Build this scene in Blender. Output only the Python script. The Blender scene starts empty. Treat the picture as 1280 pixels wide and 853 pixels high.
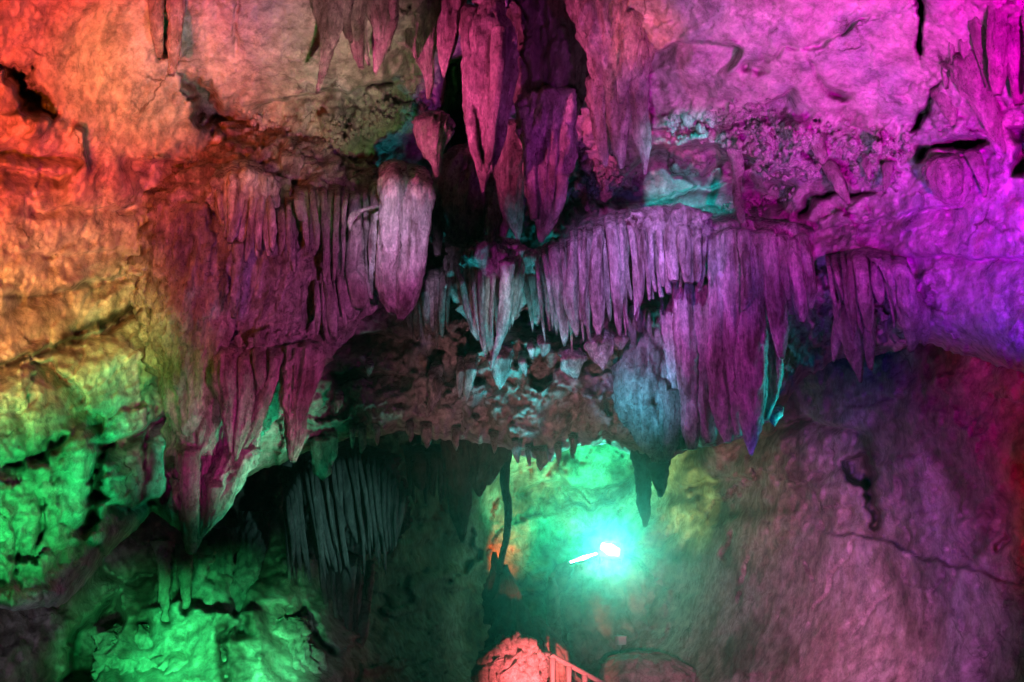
import bpy, math, random
import numpy as np
from mathutils import Vector

# ------------------------------------------------------------------ camera
C = bpy.context.scene.collection
SC = bpy.context.scene
PITCH = math.radians(12.0)
EYE = np.array([0.0, 0.0, 1.6])
FOC = 1150.0                                    # focal length in photo pixels (photo is 1280 wide)
FWD = np.array([0, math.cos(PITCH), math.sin(PITCH)])
UP = np.array([0, -math.sin(PITCH), math.cos(PITCH)])
cam = bpy.data.cameras.new('camera')
cam.sensor_width = 36.0
cam.lens = 36.0 * FOC / 1280.0
cam.clip_end = 400.0
camo = bpy.data.objects.new('camera', cam)
C.objects.link(camo)
camo.location = EYE
camo.rotation_euler = (math.pi / 2 + PITCH, 0, 0)
SC.camera = camo


def P(px, py, d):
    """world point seen at photo pixel (px, py), d metres in front of the camera"""
    px = np.asarray(px, float); py = np.asarray(py, float); d = np.asarray(d, float)
    u = (px - 640.0) / FOC; v = (426.5 - py) / FOC
    return EYE + d[..., None] * (FWD + u[..., None] * np.array([1.0, 0, 0]) + v[..., None] * UP)


# ------------------------------------------------------------------ world: underground, no sky reaches in
w = bpy.data.worlds.new('World')
SC.world = w
w.use_nodes = True
w.node_tree.nodes['Background'].inputs[0].default_value = (0.5, 0.4, 0.6, 1)
w.node_tree.nodes['Background'].inputs[1].default_value = 0.0005

SC.view_settings.view_transform = 'Standard'
SC.view_settings.look = 'None'
SC.view_settings.exposure = 0.0
SC.view_settings.gamma = 1.0
SC.view_settings.use_curve_mapping = False
SC.render.engine = 'CYCLES'
SC.cycles.use_denoising = True
SC.cycles.use_adaptive_sampling = False
SC.cycles.max_bounces = 5
SC.cycles.volume_bounces = 0
SC.cycles.diffuse_bounces = 1
SC.cycles.glossy_bounces = 2
SC.cycles.sample_clamp_indirect = 4.0
SC.cycles.caustics_reflective = False
SC.cycles.caustics_refractive = False

# coloured lamps of the show cave, plus unseen spots added for local colour: name, position, aim (pixel, pixel, metres), cone, blend, radius, RGB watts
HAZE = .0014                                     # density of the added halo haze, per metre
#LIGHTS-BEGIN
LIGHTS = [
    ('red_top_spot', (-300, 700, 3), (60, 90, 8.2), 36, 1.0, 0.08, (4404, 303, 270)),
    ('red_side_spot', (-500, 300, 3), (60, 250, 8), 44, 1.0, 0.08, (1516, 210, 0)),
    ('rose_mass_low_spot', (1020, 820, 5), (300, 510, 10), 22, 1.0, 0.08, (1124, 109, 518)),
    ('panel_pale_spot', (600, 700, 4), (350, 70, 9.4), 28, 1.0, 0.08, (1822, 777, 887)),
    ('panel_olive_spot', (520, 900, 4), (430, 130, 10), 22, 1.0, 0.08, (120, 500, 100)),
    ('pink_top_spot', (-150, 330, 5.6), (600, 110, 9.6), 28, 1.0, 0.08, (3347, 318, 1256)),
    ('magenta_right_spot', (1500, 500, 3), (1180, 60, 8), 54, 1.0, 0.08, (3348, 0, 2668)),
    ('mauve_ceiling_spot', (700, 900, 3), (960, 90, 9), 36, 1.0, 0.08, (800, 600, 1000)),
    ('violet_right_spot', (1500, 0, 4), (1260, 310, 8), 50, 1.0, 0.08, (0, 34, 0)),
    ('magenta_mid_spot', (1000, 1000, 3), (1130, 280, 9.2), 32, 1.0, 0.08, (393, 71, 943)),
    ('teal_recess_spot', (850, -200, 5), (856, 240, 11.5), 12, 1.0, 0.08, (30, 2229, 2410)),
    ('violet_centre_spot', (-130, 560, 5.6), (740, 360, 10.2), 28, 1.0, 0.08, (600, 30, 500)),
    ('violet_curtain_spot', (-60, 760, 5.6), (925, 430, 9.8), 22, 1.0, 0.08, (891, 50, 859)),
    ('lilac_tongue_spot', (560, -200, 5), (495, 290, 9.6), 15, 1.0, 0.08, (1000, 600, 1200)),
    ('lilac_row_spot', (760, -150, 5), (800, 310, 9.8), 26, 1.0, 0.08, (900, 420, 1450)),
    ('teal_rim_spot', (1130, 590, 10.2), (870, 430, 10.2), 42, 1.0, 0.3, (0, 380, 380)),
    ('teal_arch_spot', (700, 720, 12), (640, 480, 10.9), 64, 1.0, 0.4, (10, 5, 17)),
    ('teal_left_spot', (470, 730, 9.2), (330, 580, 10), 56, 1.0, 0.45, (10, 479, 222)),
    ('brown_arch_spot', (560, 1100, 4), (650, 520, 10.8), 32, 1.0, 0.08, (600, 245, 299)),
    ('olive_chamber_spot', (700, 880, 8), (930, 590, 21), 20, 1.0, 0.08, (1200, 900, 0)),
    ('violet_floor_spot', (860, 800, 5), (1060, 725, 14), 38, 1.0, 0.08, (2400, 600, 2800)),
    ('red_low_right_spot', (900, 720, 4), (1255, 570, 10.3), 26, 1.0, 0.08, (1297, 0, 0)),
    ('violet_low_spot', (900, 700, 5), (1115, 600, 14), 30, 1.0, 0.08, (0, 0, 1206)),
    ('mound_red_spot', (690, 930, 12.8), (672, 842, 16), 44, 1.0, 0.08, (2200, 310, 350)),
    ('orange_nook_spot', (650, 745, 22.3), (622, 680, 25), 44, 1.0, 0.08, (836, 137, 27)),
    ('curtain_dim_spot', (640, 820, 11), (430, 650, 14), 32, 1.0, 0.08, (120, 353, 360)),
    ('lime_nook_spot', (700, 720, 20), (650, 600, 25), 34, 1.0, 0.08, (903, 0, 0)),
    ('amber_side_spot', (-250, 900, 3), (40, 410, 8), 22, 1.0, 0.08, (2816, 1405, 448)),
    ('amber_inner_spot', (100, 1000, 4), (150, 415, 9.3), 12, 1.0, 0.08, (754, 1212, 262)),
    ('green_side_spot', (60, 1100, 4), (40, 620, 7.6), 24, 1.0, 0.08, (64, 1582, 344)),
    ('green_inner_spot', (320, 1050, 6), (140, 590, 8.8), 20, 1.0, 0.08, (16, 881, 261)),
    ('green_edge_spot', (-250, 560, 5), (150, 480, 9), 24, 1.0, 0.08, (12, 433, 72)),
    ('green_deep_spot', (230, 960, 6), (280, 835, 12.3), 24, 1.0, 0.08, (317, 6721, 2017)),
    ('green_deep_b_spot', (100, 960, 6), (165, 810, 12.3), 20, 1.0, 0.08, (53, 2209, 556)),
    ('rose_left_spot', (-50, 850, 3), (235, 330, 9.6), 18, 1.0, 0.08, (0, 0, 280)),
    ('rose_low_left_spot', (150, 1050, 3), (245, 560, 9.5), 14, 1.0, 0.08, (555, 0, 303)),
    ('violet_side_spot', (1420, 560, 4), (1265, 320, 8), 28, 1.0, 0.08, (497, 0, 1900)),
    ('orange_vault_spot', (900, 500, 5), (800, 20, 9.7), 10, 1.0, 0.08, (1580, 209, 0)),
    ('teal_apron_spot', (600, 560, 8.6), (812, 490, 10.5), 24, 1.0, 0.3, (50, 500, 792)),
    ('teal_stub_spot', (690, 650, 9.6), (650, 450, 10.5), 50, 1.0, 0.2, (10, 280, 330)),
    ('teal_streak_spot', (760, 230, 6.5), (634, 370, 10.1), 10, 1.0, 0.08, (300, 400, 500)),
    ('red_wall_spot', (850, 700, 4), (1250, 500, 10), 12, 1.0, 0.08, (0, 9, 446)),
    ('pink_floor_spot', (790, 890, 6), (965, 785, 16), 42, 1.0, 0.08, (4200, 1200, 2500)),
    ('olive_far_spot', (800, 760, 18), (860, 600, 24), 30, 1.0, 0.08, (1600, 3000, 811)),
    ('dim_left_spot', (-100, 1050, 4), (40, 800, 8.5), 20, 1.0, 0.08, (230, 232, 319)),
    ('orange_wall_spot', (250, 750, 4), (180, 110, 9), 18, 1.0, 0.08, (3, 735, 277)),
    ('panel_rose_spot', (450, 800, 4), (265, 50, 9.3), 16, 1.0, 0.08, (0, 0, 244)),
    ('rose_wall_spot', (350, 900, 4), (110, 270, 9), 20, 1.0, 0.08, (379, 0, 135)),
    ('green_boulder_spot', (420, 960, 7), (360, 815, 12.3), 22, 1.0, 0.08, (170, 291, 326)),
    ('violet_cross_spot', (1430, 520, 5), (720, 130, 10), 26, 1.0, 0.08, (600, 50, 708)),
    ('lilac_cross_spot', (1430, 330, 5), (860, 330, 10), 22, 1.0, 0.08, (120, 60, 450)),
    ('mass_violet_spot', (1000, 640, 4.5), (380, 330, 10), 24, 1.0, 0.08, (916, 163, 678)),
    ('vault_dark_spot', (560, 560, 5), (690, 60, 10.3), 14, 1.0, 0.08, (200, 40, 150)),
    ('teal_ledge_spot', (560, 640, 10), (440, 440, 10.8), 26, 1.0, 0.08, (5, 20, 15)),
]
FLOOD = ((17.5, 1576.4, 680.7), (600.0, 7400.0, 4700.0))
#LIGHTS-END


def spot(name, pos, aim, cone, blend, rad, rgb):
    m = max(rgb)
    if m <= 0:
        return
    l = bpy.data.lights.new(name, 'SPOT')
    l.energy = m
    l.color = [max(c, 0) / m for c in rgb]
    l.spot_size = math.radians(cone)
    l.spot_blend = blend
    l.shadow_soft_size = rad
    o = bpy.data.objects.new(name, l)
    C.objects.link(o)
    p = Vector(P(*pos)); q = Vector(P(*aim))
    o.location = p
    o.rotation_euler = (q - p).to_track_quat('-Z', 'Y').to_euler()


for L in LIGHTS:
    spot(*L)

# ------------------------------------------------------------------ noise
_r = np.random.RandomState(7)
_perm = np.concatenate([_r.permutation(256)] * 3)
_g = _r.normal(size=(256, 3)); _g /= np.linalg.norm(_g, axis=1)[:, None]


def perlin(x, y, z):
    xi = np.floor(x).astype(np.int64); yi = np.floor(y).astype(np.int64); zi = np.floor(z).astype(np.int64)
    xf = x - xi; yf = y - yi; zf = z - zi
    fade = lambda t: t * t * t * (t * (t * 6 - 15) + 10)
    u, v, s = fade(xf), fade(yf), fade(zf)
    xi &= 255; yi &= 255; zi &= 255

    def gr(a, b, c):
        h = _perm[_perm[_perm[(xi + a) & 255] + ((yi + b) & 255)] + ((zi + c) & 255)]
        g = _g[h]
        return g[..., 0] * (xf - a) + g[..., 1] * (yf - b) + g[..., 2] * (zf - c)
    L = lambda a, b, t: a + t * (b - a)
    return 1.5 * L(L(L(gr(0, 0, 0), gr(1, 0, 0), u), L(gr(0, 1, 0), gr(1, 1, 0), u), v),
                   L(L(gr(0, 0, 1), gr(1, 0, 1), u), L(gr(0, 1, 1), gr(1, 1, 1), u), v), s)


def fbm(x, y, z, o=4, gain=.5, lac=2.03):
    r = 0; a = 1.0
    for _ in range(o):
        r = r + a * perlin(x, y, z); a *= gain
        x = x * lac + 3.1; y = y * lac + 1.7; z = z * lac + 5.3
    return r


def ridged(x, y, z, o=4, gain=.5):
    r = 0; a = 1.0
    for _ in range(o):
        r = r + a * (1 - 2 * np.abs(perlin(x, y, z))); a *= gain
        x = x * 2.1 + 4.1; y = y * 2.1 + 2.3; z = z * 2.1 + 8.3
    return r


def billow(x, y, z, o=2, gain=.5):
    r = 0; a = 1.0
    for _ in range(o):
        r = r + a * (2 * np.abs(perlin(x, y, z)) - .4); a *= gain
        x = x * 2.0 + 4.1; y = y * 2.0 + 2.3; z = z * 2.0 + 8.3
    return r


def facets(x, y, z0=0):
    '''angular slabs: each cell is a tilted plane; returns height and closeness to the joint between slabs'''
    xi = np.floor(x).astype(np.int64); yi = np.floor(y).astype(np.int64)
    f1 = np.full(x.shape, 9.0); f2 = np.full(x.shape, 9.0); h = np.zeros(x.shape)
    for i in (-1, 0, 1):
        for j in (-1, 0, 1):
            k = _perm[_perm[(xi + i) & 255] + ((yi + j + z0) & 255)]
            g = _g[k]
            dx = x - (xi + i + .5 + .55 * g[..., 0]); dy = y - (yi + j + .5 + .55 * g[..., 1])
            r = np.hypot(dx, dy)
            v = .45 * g[..., 2] + 1.1 * g[..., 1] * dx + 1.1 * g[..., 0] * dy
            near = r < f1
            f2 = np.where(near, f1, np.minimum(f2, r)); h = np.where(near, v, h); f1 = np.where(near, r, f1)
    return h, np.exp(-(f2 - f1) / .05)


sstep = lambda a, b, x: (lambda t: t * t * (3 - 2 * t))(np.clip((x - a) / (b - a), 0, 1))


# ------------------------------------------------------------------ materials
def rock(name, tones, scale=1.0, rough=(.45, .8), bump=.5, streak=0.0, spec=.35, fine=40.0, cracks=.0, stripes=.0, d1=.10):
    """procedural limestone: tones blended by fbm, mineral grain, fine relief; streak stretches it along the drip direction"""
    m = bpy.data.materials.new(name); m.use_nodes = True
    nt = m.node_tree; N = nt.nodes; K = nt.links
    b = N['Principled BSDF']
    geo = N.new('ShaderNodeNewGeometry')
    mp = N.new('ShaderNodeMapping'); K.new(geo.outputs['Position'], mp.inputs['Vector'])
    mp.inputs['Scale'].default_value = (1, 1, 1.0 - .85 * streak)

    def noise(sc, det, rg=.6, src=mp, dist=0.0):
        n = N.new('ShaderNodeTexNoise'); n.inputs['Scale'].default_value = sc
        n.inputs['Detail'].default_value = det; n.inputs['Roughness'].default_value = rg
        n.inputs['Distortion'].default_value = dist
        K.new(src.outputs[0], n.inputs['Vector']); return n
    n1 = noise(1.1 * scale, 7, .65, dist=.6)
    cr = N.new('ShaderNodeValToRGB')
    e = cr.color_ramp.elements
    pos = [.30 + .4 * i / (len(tones) - 1) for i in range(len(tones))]
    e[0].position = pos[0]; e[0].color = (*tones[0], 1)
    e[1].position = pos[-1]; e[1].color = (*tones[-1], 1)
    for p_, t in zip(pos[1:-1], tones[1:-1]):
        x = e.new(p_); x.color = (*t, 1)
    K.new(n1.outputs['Fac'], cr.inputs['Fac'])
    n2 = noise(7 * scale, 9, .74)
    mr = N.new('ShaderNodeMapRange'); mr.inputs[1].default_value = .36; mr.inputs[2].default_value = .64
    mr.inputs[3].default_value = .32; mr.inputs[4].default_value = 1.4
    K.new(n2.outputs['Fac'], mr.inputs[0])
    mx = N.new('ShaderNodeMix'); mx.data_type = 'RGBA'; mx.blend_type = 'MULTIPLY'; mx.inputs[0].default_value = .8
    K.new(cr.outputs[0], mx.inputs[6]); K.new(mr.outputs[0], mx.inputs[7])
    # per-vertex darkening: iron bands and mud streaks, plus shade painted into the chamber hollows
    at = N.new('ShaderNodeAttribute'); at.attribute_name = 'stain_shade'
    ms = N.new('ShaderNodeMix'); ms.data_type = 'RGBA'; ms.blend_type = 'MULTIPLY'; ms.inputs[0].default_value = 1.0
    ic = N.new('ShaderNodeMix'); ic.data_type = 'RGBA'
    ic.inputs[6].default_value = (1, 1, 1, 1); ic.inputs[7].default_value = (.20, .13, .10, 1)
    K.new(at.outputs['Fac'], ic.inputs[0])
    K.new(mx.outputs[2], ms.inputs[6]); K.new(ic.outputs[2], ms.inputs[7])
    n3 = noise(fine, 8, .8)
    g3 = N.new('ShaderNodeMapRange'); g3.inputs[1].default_value = .32; g3.inputs[2].default_value = .68
    g3.inputs[3].default_value = .55; g3.inputs[4].default_value = 1.35
    K.new(n3.outputs['Fac'], g3.inputs[0])
    mg = N.new('ShaderNodeMix'); mg.data_type = 'RGBA'; mg.blend_type = 'MULTIPLY'
    n5 = noise(3.1 * scale, 4, .6)
    g5 = N.new('ShaderNodeMapRange'); g5.inputs[1].default_value = .42; g5.inputs[2].default_value = .6; g5.inputs[3].default_value = .08; g5.inputs[4].default_value = 1.0
    K.new(n5.outputs['Fac'], g5.inputs[0]); K.new(g5.outputs[0], mg.inputs[0])
    K.new(ms.outputs[2], mg.inputs[6]); K.new(g3.outputs[0], mg.inputs[7])
    last = mg.outputs[2]
    if stripes:
        # mineral bands that follow the drip direction: white calcite and brown iron streaks
        mp2 = N.new('ShaderNodeMapping'); K.new(geo.outputs['Position'], mp2.inputs['Vector']); mp2.inputs['Scale'].default_value = (1, 1, .07)
        ns = noise(9.0, 5, .62, src=mp2, dist=.3)
        sm = N.new('ShaderNodeValToRGB'); q_ = sm.color_ramp.elements
        q_[0].position = .36; q_[0].color = (.30, .22, .20, 1); q_[1].position = .62; q_[1].color = (1.55, 1.55, 1.5, 1)
        x_ = q_.new(.47); x_.color = (.85, .80, .78, 1)
        K.new(ns.outputs['Fac'], sm.inputs['Fac'])
        sx = N.new('ShaderNodeMix'); sx.data_type = 'RGBA'; sx.blend_type = 'MULTIPLY'; sx.inputs[0].default_value = stripes
        K.new(last, sx.inputs[6]); K.new(sm.outputs[0], sx.inputs[7]); last = sx.outputs[2]
    if cracks:
        # hairline joints filled with mud, broken up by a noise mask
        wv = N.new('ShaderNodeTexNoise'); wv.inputs['Scale'].default_value = 1.6; wv.inputs['Detail'].default_value = 5
        K.new(mp.outputs[0], wv.inputs['Vector'])
        av = N.new('ShaderNodeVectorMath'); av.operation = 'MULTIPLY_ADD'; av.inputs[1].default_value = (.7, .7, .7)
        K.new(wv.outputs['Color'], av.inputs[0]); K.new(mp.outputs[0], av.inputs[2])
        vo = N.new('ShaderNodeTexVoronoi'); vo.feature = 'DISTANCE_TO_EDGE'; vo.inputs['Scale'].default_value = 1.1
        K.new(av.outputs[0], vo.inputs['Vector'])
        cm = N.new('ShaderNodeMapRange'); cm.inputs[1].default_value = .004; cm.inputs[2].default_value = .022; cm.inputs[3].default_value = 1; cm.inputs[4].default_value = 0
        K.new(vo.outputs['Distance'], cm.inputs[0])
        nm = N.new('ShaderNodeMapRange'); nm.inputs[1].default_value = .5; nm.inputs[2].default_value = .62
        K.new(n1.outputs['Fac'], nm.inputs[0])
        mm = N.new('ShaderNodeMath'); mm.operation = 'MULTIPLY'; K.new(cm.outputs[0], mm.inputs[0]); K.new(nm.outputs[0], mm.inputs[1])
        m2 = N.new('ShaderNodeMath'); m2.operation = 'MULTIPLY'; m2.inputs[1].default_value = cracks; K.new(mm.outputs[0], m2.inputs[0])
        ck = N.new('ShaderNodeMix'); ck.data_type = 'RGBA'; ck.inputs[7].default_value = (.06, .045, .035, 1)
        K.new(m2.outputs[0], ck.inputs[0]); K.new(last, ck.inputs[6]); last = ck.outputs[2]
    K.new(last, b.inputs['Base Color'])
    n4 = noise(9 * scale, 4, .6)
    rr = N.new('ShaderNodeMapRange'); rr.inputs[1].default_value = .35; rr.inputs[2].default_value = .65
    rr.inputs[3].default_value = rough[0]; rr.inputs[4].default_value = rough[1]
    K.new(n4.outputs['Fac'], rr.inputs[0]); K.new(rr.outputs[0], b.inputs['Roughness'])
    b.inputs['Specular IOR Level'].default_value = spec
    b1 = N.new('ShaderNodeBump'); b1.inputs['Strength'].default_value = min(1, bump * 1.2); b1.inputs['Distance'].default_value = d1
    K.new(n2.outputs['Fac'], b1.inputs['Height'])
    b2 = N.new('ShaderNodeBump'); b2.inputs['Strength'].default_value = bump; b2.inputs['Distance'].default_value = .035
    K.new(n3.outputs['Fac'], b2.inputs['Height']); K.new(b1.outputs[0], b2.inputs['Normal'])
    K.new(b2.outputs[0], b.inputs['Normal'])
    return m


M = {}
M['wall'] = rock('limestone_wall', [(.30, .29, .22), (.45, .41, .35), (.56, .52, .46), (.40, .42, .40), (.36, .29, .22)], .8, bump=.5, fine=26, cracks=.8, d1=.045, spec=.22, rough=(.55, .9))
M['flow'] = rock('flowstone', [(.20, .155, .13), (.42, .37, .33), (.55, .50, .46), (.72, .68, .64)], 2.4, bump=1.0, streak=.45, rough=(.2, .6), fine=40, spec=.5, stripes=.6)
M['calcite'] = rock('pale_calcite', [(.34, .30, .27), (.56, .52, .48), (.70, .66, .62), (.84, .82, .80)], 2.8, bump=.7, stripes=.9, streak=.65, rough=(.16, .5), spec=.5, fine=60)
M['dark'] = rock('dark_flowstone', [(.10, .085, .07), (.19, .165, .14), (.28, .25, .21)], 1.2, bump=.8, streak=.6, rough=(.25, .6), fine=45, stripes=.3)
M['chamber'] = rock('chamber_rock', [(.16, .125, .09), (.33, .28, .21), (.46, .41, .34), (.28, .22, .16)], .6, bump=.55, cracks=.7, d1=.06, spec=.25, rough=(.5, .9), fine=24)
M['mud_shade'] = rock('cave_mud_shade', [(.07, .055, .045), (.14, .11, .09)], .8, bump=.6)  # mud of the floor; also painted shade on silhouettes and the stalagmite
M['popcorn'] = rock('cave_popcorn', [(.38, .33, .28), (.62, .58, .53), (.75, .72, .68)], 4, bump=.6, fine=70)


def plain(name, col, rough=.5, metal=0.0, emit=None, es=0.0):
    m = bpy.data.materials.new(name); m.use_nodes = True
    nt = m.node_tree; b = nt.nodes['Principled BSDF']
    n = nt.nodes.new('ShaderNodeTexNoise'); n.inputs['Scale'].default_value = 30; n.inputs['Detail'].default_value = 4
    r = nt.nodes.new('ShaderNodeMix'); r.data_type = 'RGBA'
    r.inputs[6].default_value = (*[c * .6 for c in col], 1); r.inputs[7].default_value = (*col, 1)
    nt.links.new(n.outputs['Fac'], r.inputs[0]); nt.links.new(r.outputs[2], b.inputs['Base Color'])
    b.inputs['Roughness'].default_value = rough; b.inputs['Metallic'].default_value = metal
    if emit:
        b.inputs['Emission Color'].default_value = (*emit, 1); b.inputs['Emission Strength'].default_value = es
    return m


M['metal'] = plain('lamp_housing_metal', (.10, .10, .11), .45, .6)
M['lens'] = plain('lamp_lens', (.8, .9, .88), .2, 0, (.25, 1.0, .78), 60.0)
M['rail'] = plain('concrete_rail', (.52, .48, .44), .8)
M['white'] = plain('pale_sheet', (.75, .75, .72), .5)


# ------------------------------------------------------------------ mesh helpers
def mesh(name, V, F, mat, origin=None, smooth=True, stain_shade=None):
    V = np.asarray(V, np.float32).reshape(-1, 3)
    if origin is not None:
        V = V - np.asarray(origin, np.float32)
    me = bpy.data.meshes.new(name)
    F = np.asarray(F, np.int32); k = F.shape[1]
    me.vertices.add(len(V)); me.vertices.foreach_set('co', np.ascontiguousarray(V).ravel())
    me.loops.add(F.size); me.loops.foreach_set('vertex_index', np.ascontiguousarray(F).ravel())
    me.polygons.add(len(F))
    me.polygons.foreach_set('loop_start', np.arange(len(F), dtype=np.int32) * k)
    me.polygons.foreach_set('loop_total', np.full(len(F), k, np.int32))
    me.polygons.foreach_set('use_smooth', np.full(len(F), smooth))
    if stain_shade is not None:
        a = me.attributes.new('stain_shade', 'FLOAT', 'POINT'); a.data.foreach_set('value', np.asarray(stain_shade, np.float32))
    me.update(); me.validate()
    me.materials.append(mat)
    return me


def obj(name, me, parent=None, loc=None):
    o = bpy.data.objects.new(name, me); C.objects.link(o)
    if parent is not None: o.parent = parent
    if loc is not None: o.location = loc
    return o


def thing(name, label, cat, loc, group=None):
    o = bpy.data.objects.new(name, None); C.objects.link(o)
    o.location = loc; o.empty_display_size = .1
    return tag(o, label, cat, group)


def tag(o, label, cat, group=None):
    o['label'] = label; o['category'] = cat
    o['kind'] = 'thing'
    if group: o['group'] = group
    return o


def gridfaces(nr, nc, wrap=False):
    r = np.arange(nr - 1)[:, None]; c = np.arange(nc if wrap else nc - 1)[None]
    c2 = (c + 1) % nc
    a = r * nc + c; b = r * nc + c2; d = (r + 1) * nc + c2; e = (r + 1) * nc + c
    return np.stack([a, b, d, e], -1).reshape(-1, 4)


SEED = [0]


def interp(pts, t, k):
    pts = np.asarray(pts, float)
    s = np.concatenate([[0], np.cumsum(np.hypot(*np.diff(pts[:, :2], axis=0).T) + 1e-6)]); s /= s[-1]
    x = np.interp(t, s, pts[:, k])
    return x


def smooth1(a, n):
    if n < 2: return a
    k = np.ones(2 * n + 1) / (2 * n + 1)
    return np.convolve(np.pad(a, n, mode='edge'), k, mode='valid')


def tongue(pts, flat=.6, flutes=2.2, famp=.18, rough=.08, wob=.08, knob=.09, step=2.6, seg=None, tipcap=True, vscale=1.0, relief=.16, dome=True, rib=.07, ribw=5.0):
    """a hanging (or standing) calcite body. pts: (px, py, width px, depth m) along its length.
    Rings with flutes that run down it, creases between them, drip swellings and fine relief."""
    SEED[0] += 1; sd = SEED[0] * 7.31
    pts = np.asarray(pts, float)
    L = np.hypot(*np.diff(pts[:, :2], axis=0).T).sum()
    n = int(max(10, L / step)); t = np.linspace(0, 1, n)
    x, y, wd, d = (interp(pts, t, k) for k in range(4))
    sm = max(1, n // 14)
    x = smooth1(x, sm); d = smooth1(d, sm); wd = smooth1(wd, max(1, sm // 2))
    if dome:
        k = np.clip(t * L / max(4.0, .45 * wd[0]), 0, 1)
        d = d + .5 * (1 - k) ** 2
        wd = wd * np.sqrt(1 - (1 - np.clip(k, .03, 1)) ** 2)
    W = wd / FOC * d / 2                                # half width in metres
    wm = wd.max()
    if seg is None: seg = int(np.clip(wm * 3.1 / 3.0, 12, 110))
    th = np.linspace(0, 2 * np.pi, seg, endpoint=False)
    x = x + wob * wm * perlin(t * 3 * vscale, t * 0 + sd, t * 0 + .5)
    c = P(x, y, d)                                       # n,3
    ct, st = np.cos(th)[None], np.sin(th)[None]
    T = t[:, None] * L / max(wm, 1)                      # length in body widths
    o = np.ones_like(ct)
    m = 1 + famp * billow(ct * flutes + sd, st * flutes + T * .13, T * .16 + o * sd, 2, .45)
    m = m + .5 * famp * billow(ct * flutes * 2.7 + sd, st * flutes * 2.7, T * .25 + o * (sd + 3), 1)
    m = m + rough * fbm(ct * 2.5 + sd, st * 2.5, T * 2.5 + o * sd, 4, .6)
    nrib = np.clip(np.round(wm / ribw), 2, 26)
    ph = th[None] * nrib + 2.4 * perlin(T * .22 + sd, ct * 1.5, st * 1.5) * np.sqrt(nrib)
    m = m + rib * (1.2 * np.abs(np.sin(ph / 2)) ** .7 - .7) * (.35 + 1.1 * np.abs(perlin(ct * 2 + sd, st * 2, T * .3 + 7)) * 1.6) * np.minimum(1, 9.0 / nrib + .25)
    if knob: m = m + knob * billow(ct * 3 + sd, st * 3, T * 3.2 + o, 3, .6)
    m = m * (1 + .10 * perlin(t * 4 * vscale + sd, t * 0, t * 0 + 2.5))[:, None]
    hx = W[:, None] * ct * m; hy = W[:, None] * st * m * flat
    V = c[:, None, :] + hx[..., None] * np.array([1.0, 0, 0]) + hy[..., None] * np.array([0, 1.0, 0])
    zr = rough * W[:, None] * fbm(ct * 3 + sd + 9, st * 3, T * 3, 2)
    V[..., 2] += zr
    # drip-drawn relief in the rock's own space: ridges and creases that run down, and knobs
    dr = np.stack([np.broadcast_to(ct, (n, seg)), np.broadcast_to(st, (n, seg)), np.zeros((n, seg))], -1)
    a_ = np.minimum(.14, relief * 2.2 * W)[:, None]
    X3, Y3, Z3 = V[..., 0], V[..., 1], V[..., 2]
    rl = .55 * ridged(X3 * 3.2 + sd, Y3 * 3.2, Z3 * .55, 3, .6) + .5 * fbm(X3 * 4 + sd, Y3 * 4, Z3 * 2.2, 4, .6) + .35 * billow(X3 * 9, Y3 * 9 + sd, Z3 * 1.1, 2, .6)
    V = V + dr * (a_ * (rl - .2))[..., None]
    F = gridfaces(n, seg, True)
    V = V.reshape(-1, 3)
    # caps
    top = V[:seg].mean(0); bot = V[-seg:].mean(0) + (c[-1] - c[-2]) * .6
    V = np.vstack([V, top, bot]); k = np.arange(seg); k2 = (k + 1) % seg
    ti, bi = len(V) - 2, len(V) - 1
    F = np.vstack([F[:, ::-1], np.stack([k2, k, np.full(seg, ti), np.full(seg, ti)], -1),
                   np.stack([(n - 1) * seg + k, (n - 1) * seg + k2, np.full(seg, bi), np.full(seg, bi)], -1)])
    return V, F


def tris(F):
    """quads with the repeated last index turned into proper triangles, mixed with split quads"""
    q = F[:, 2] != F[:, 3]
    A = F[q]; B = F[~q][:, :3]
    return np.vstack([A[:, [0, 1, 2]], A[:, [0, 2, 3]], B])


def body(name, mat, pts, parent=None, **kw):
    V, F = tongue(pts, **kw)
    org = np.array(parent.location) if parent is not None else V[0:8].mean(0)
    o = obj(name, mesh(name, V, tris(F), M[mat], org), parent, None if parent is not None else org)
    return o


def hang(name, label, cat, bodies, group=None, mat='flow'):
    """a thing made of several hanging bodies: (part name, material or None, pts, kwargs)"""
    p0 = bodies[0][2][0]
    r = thing(name, label, cat, P(p0[0], p0[1], p0[3]), group)
    for nm, mt, pts, kw in bodies:
        body(nm, mt or mat, pts, r, **kw)
    return r


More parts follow.
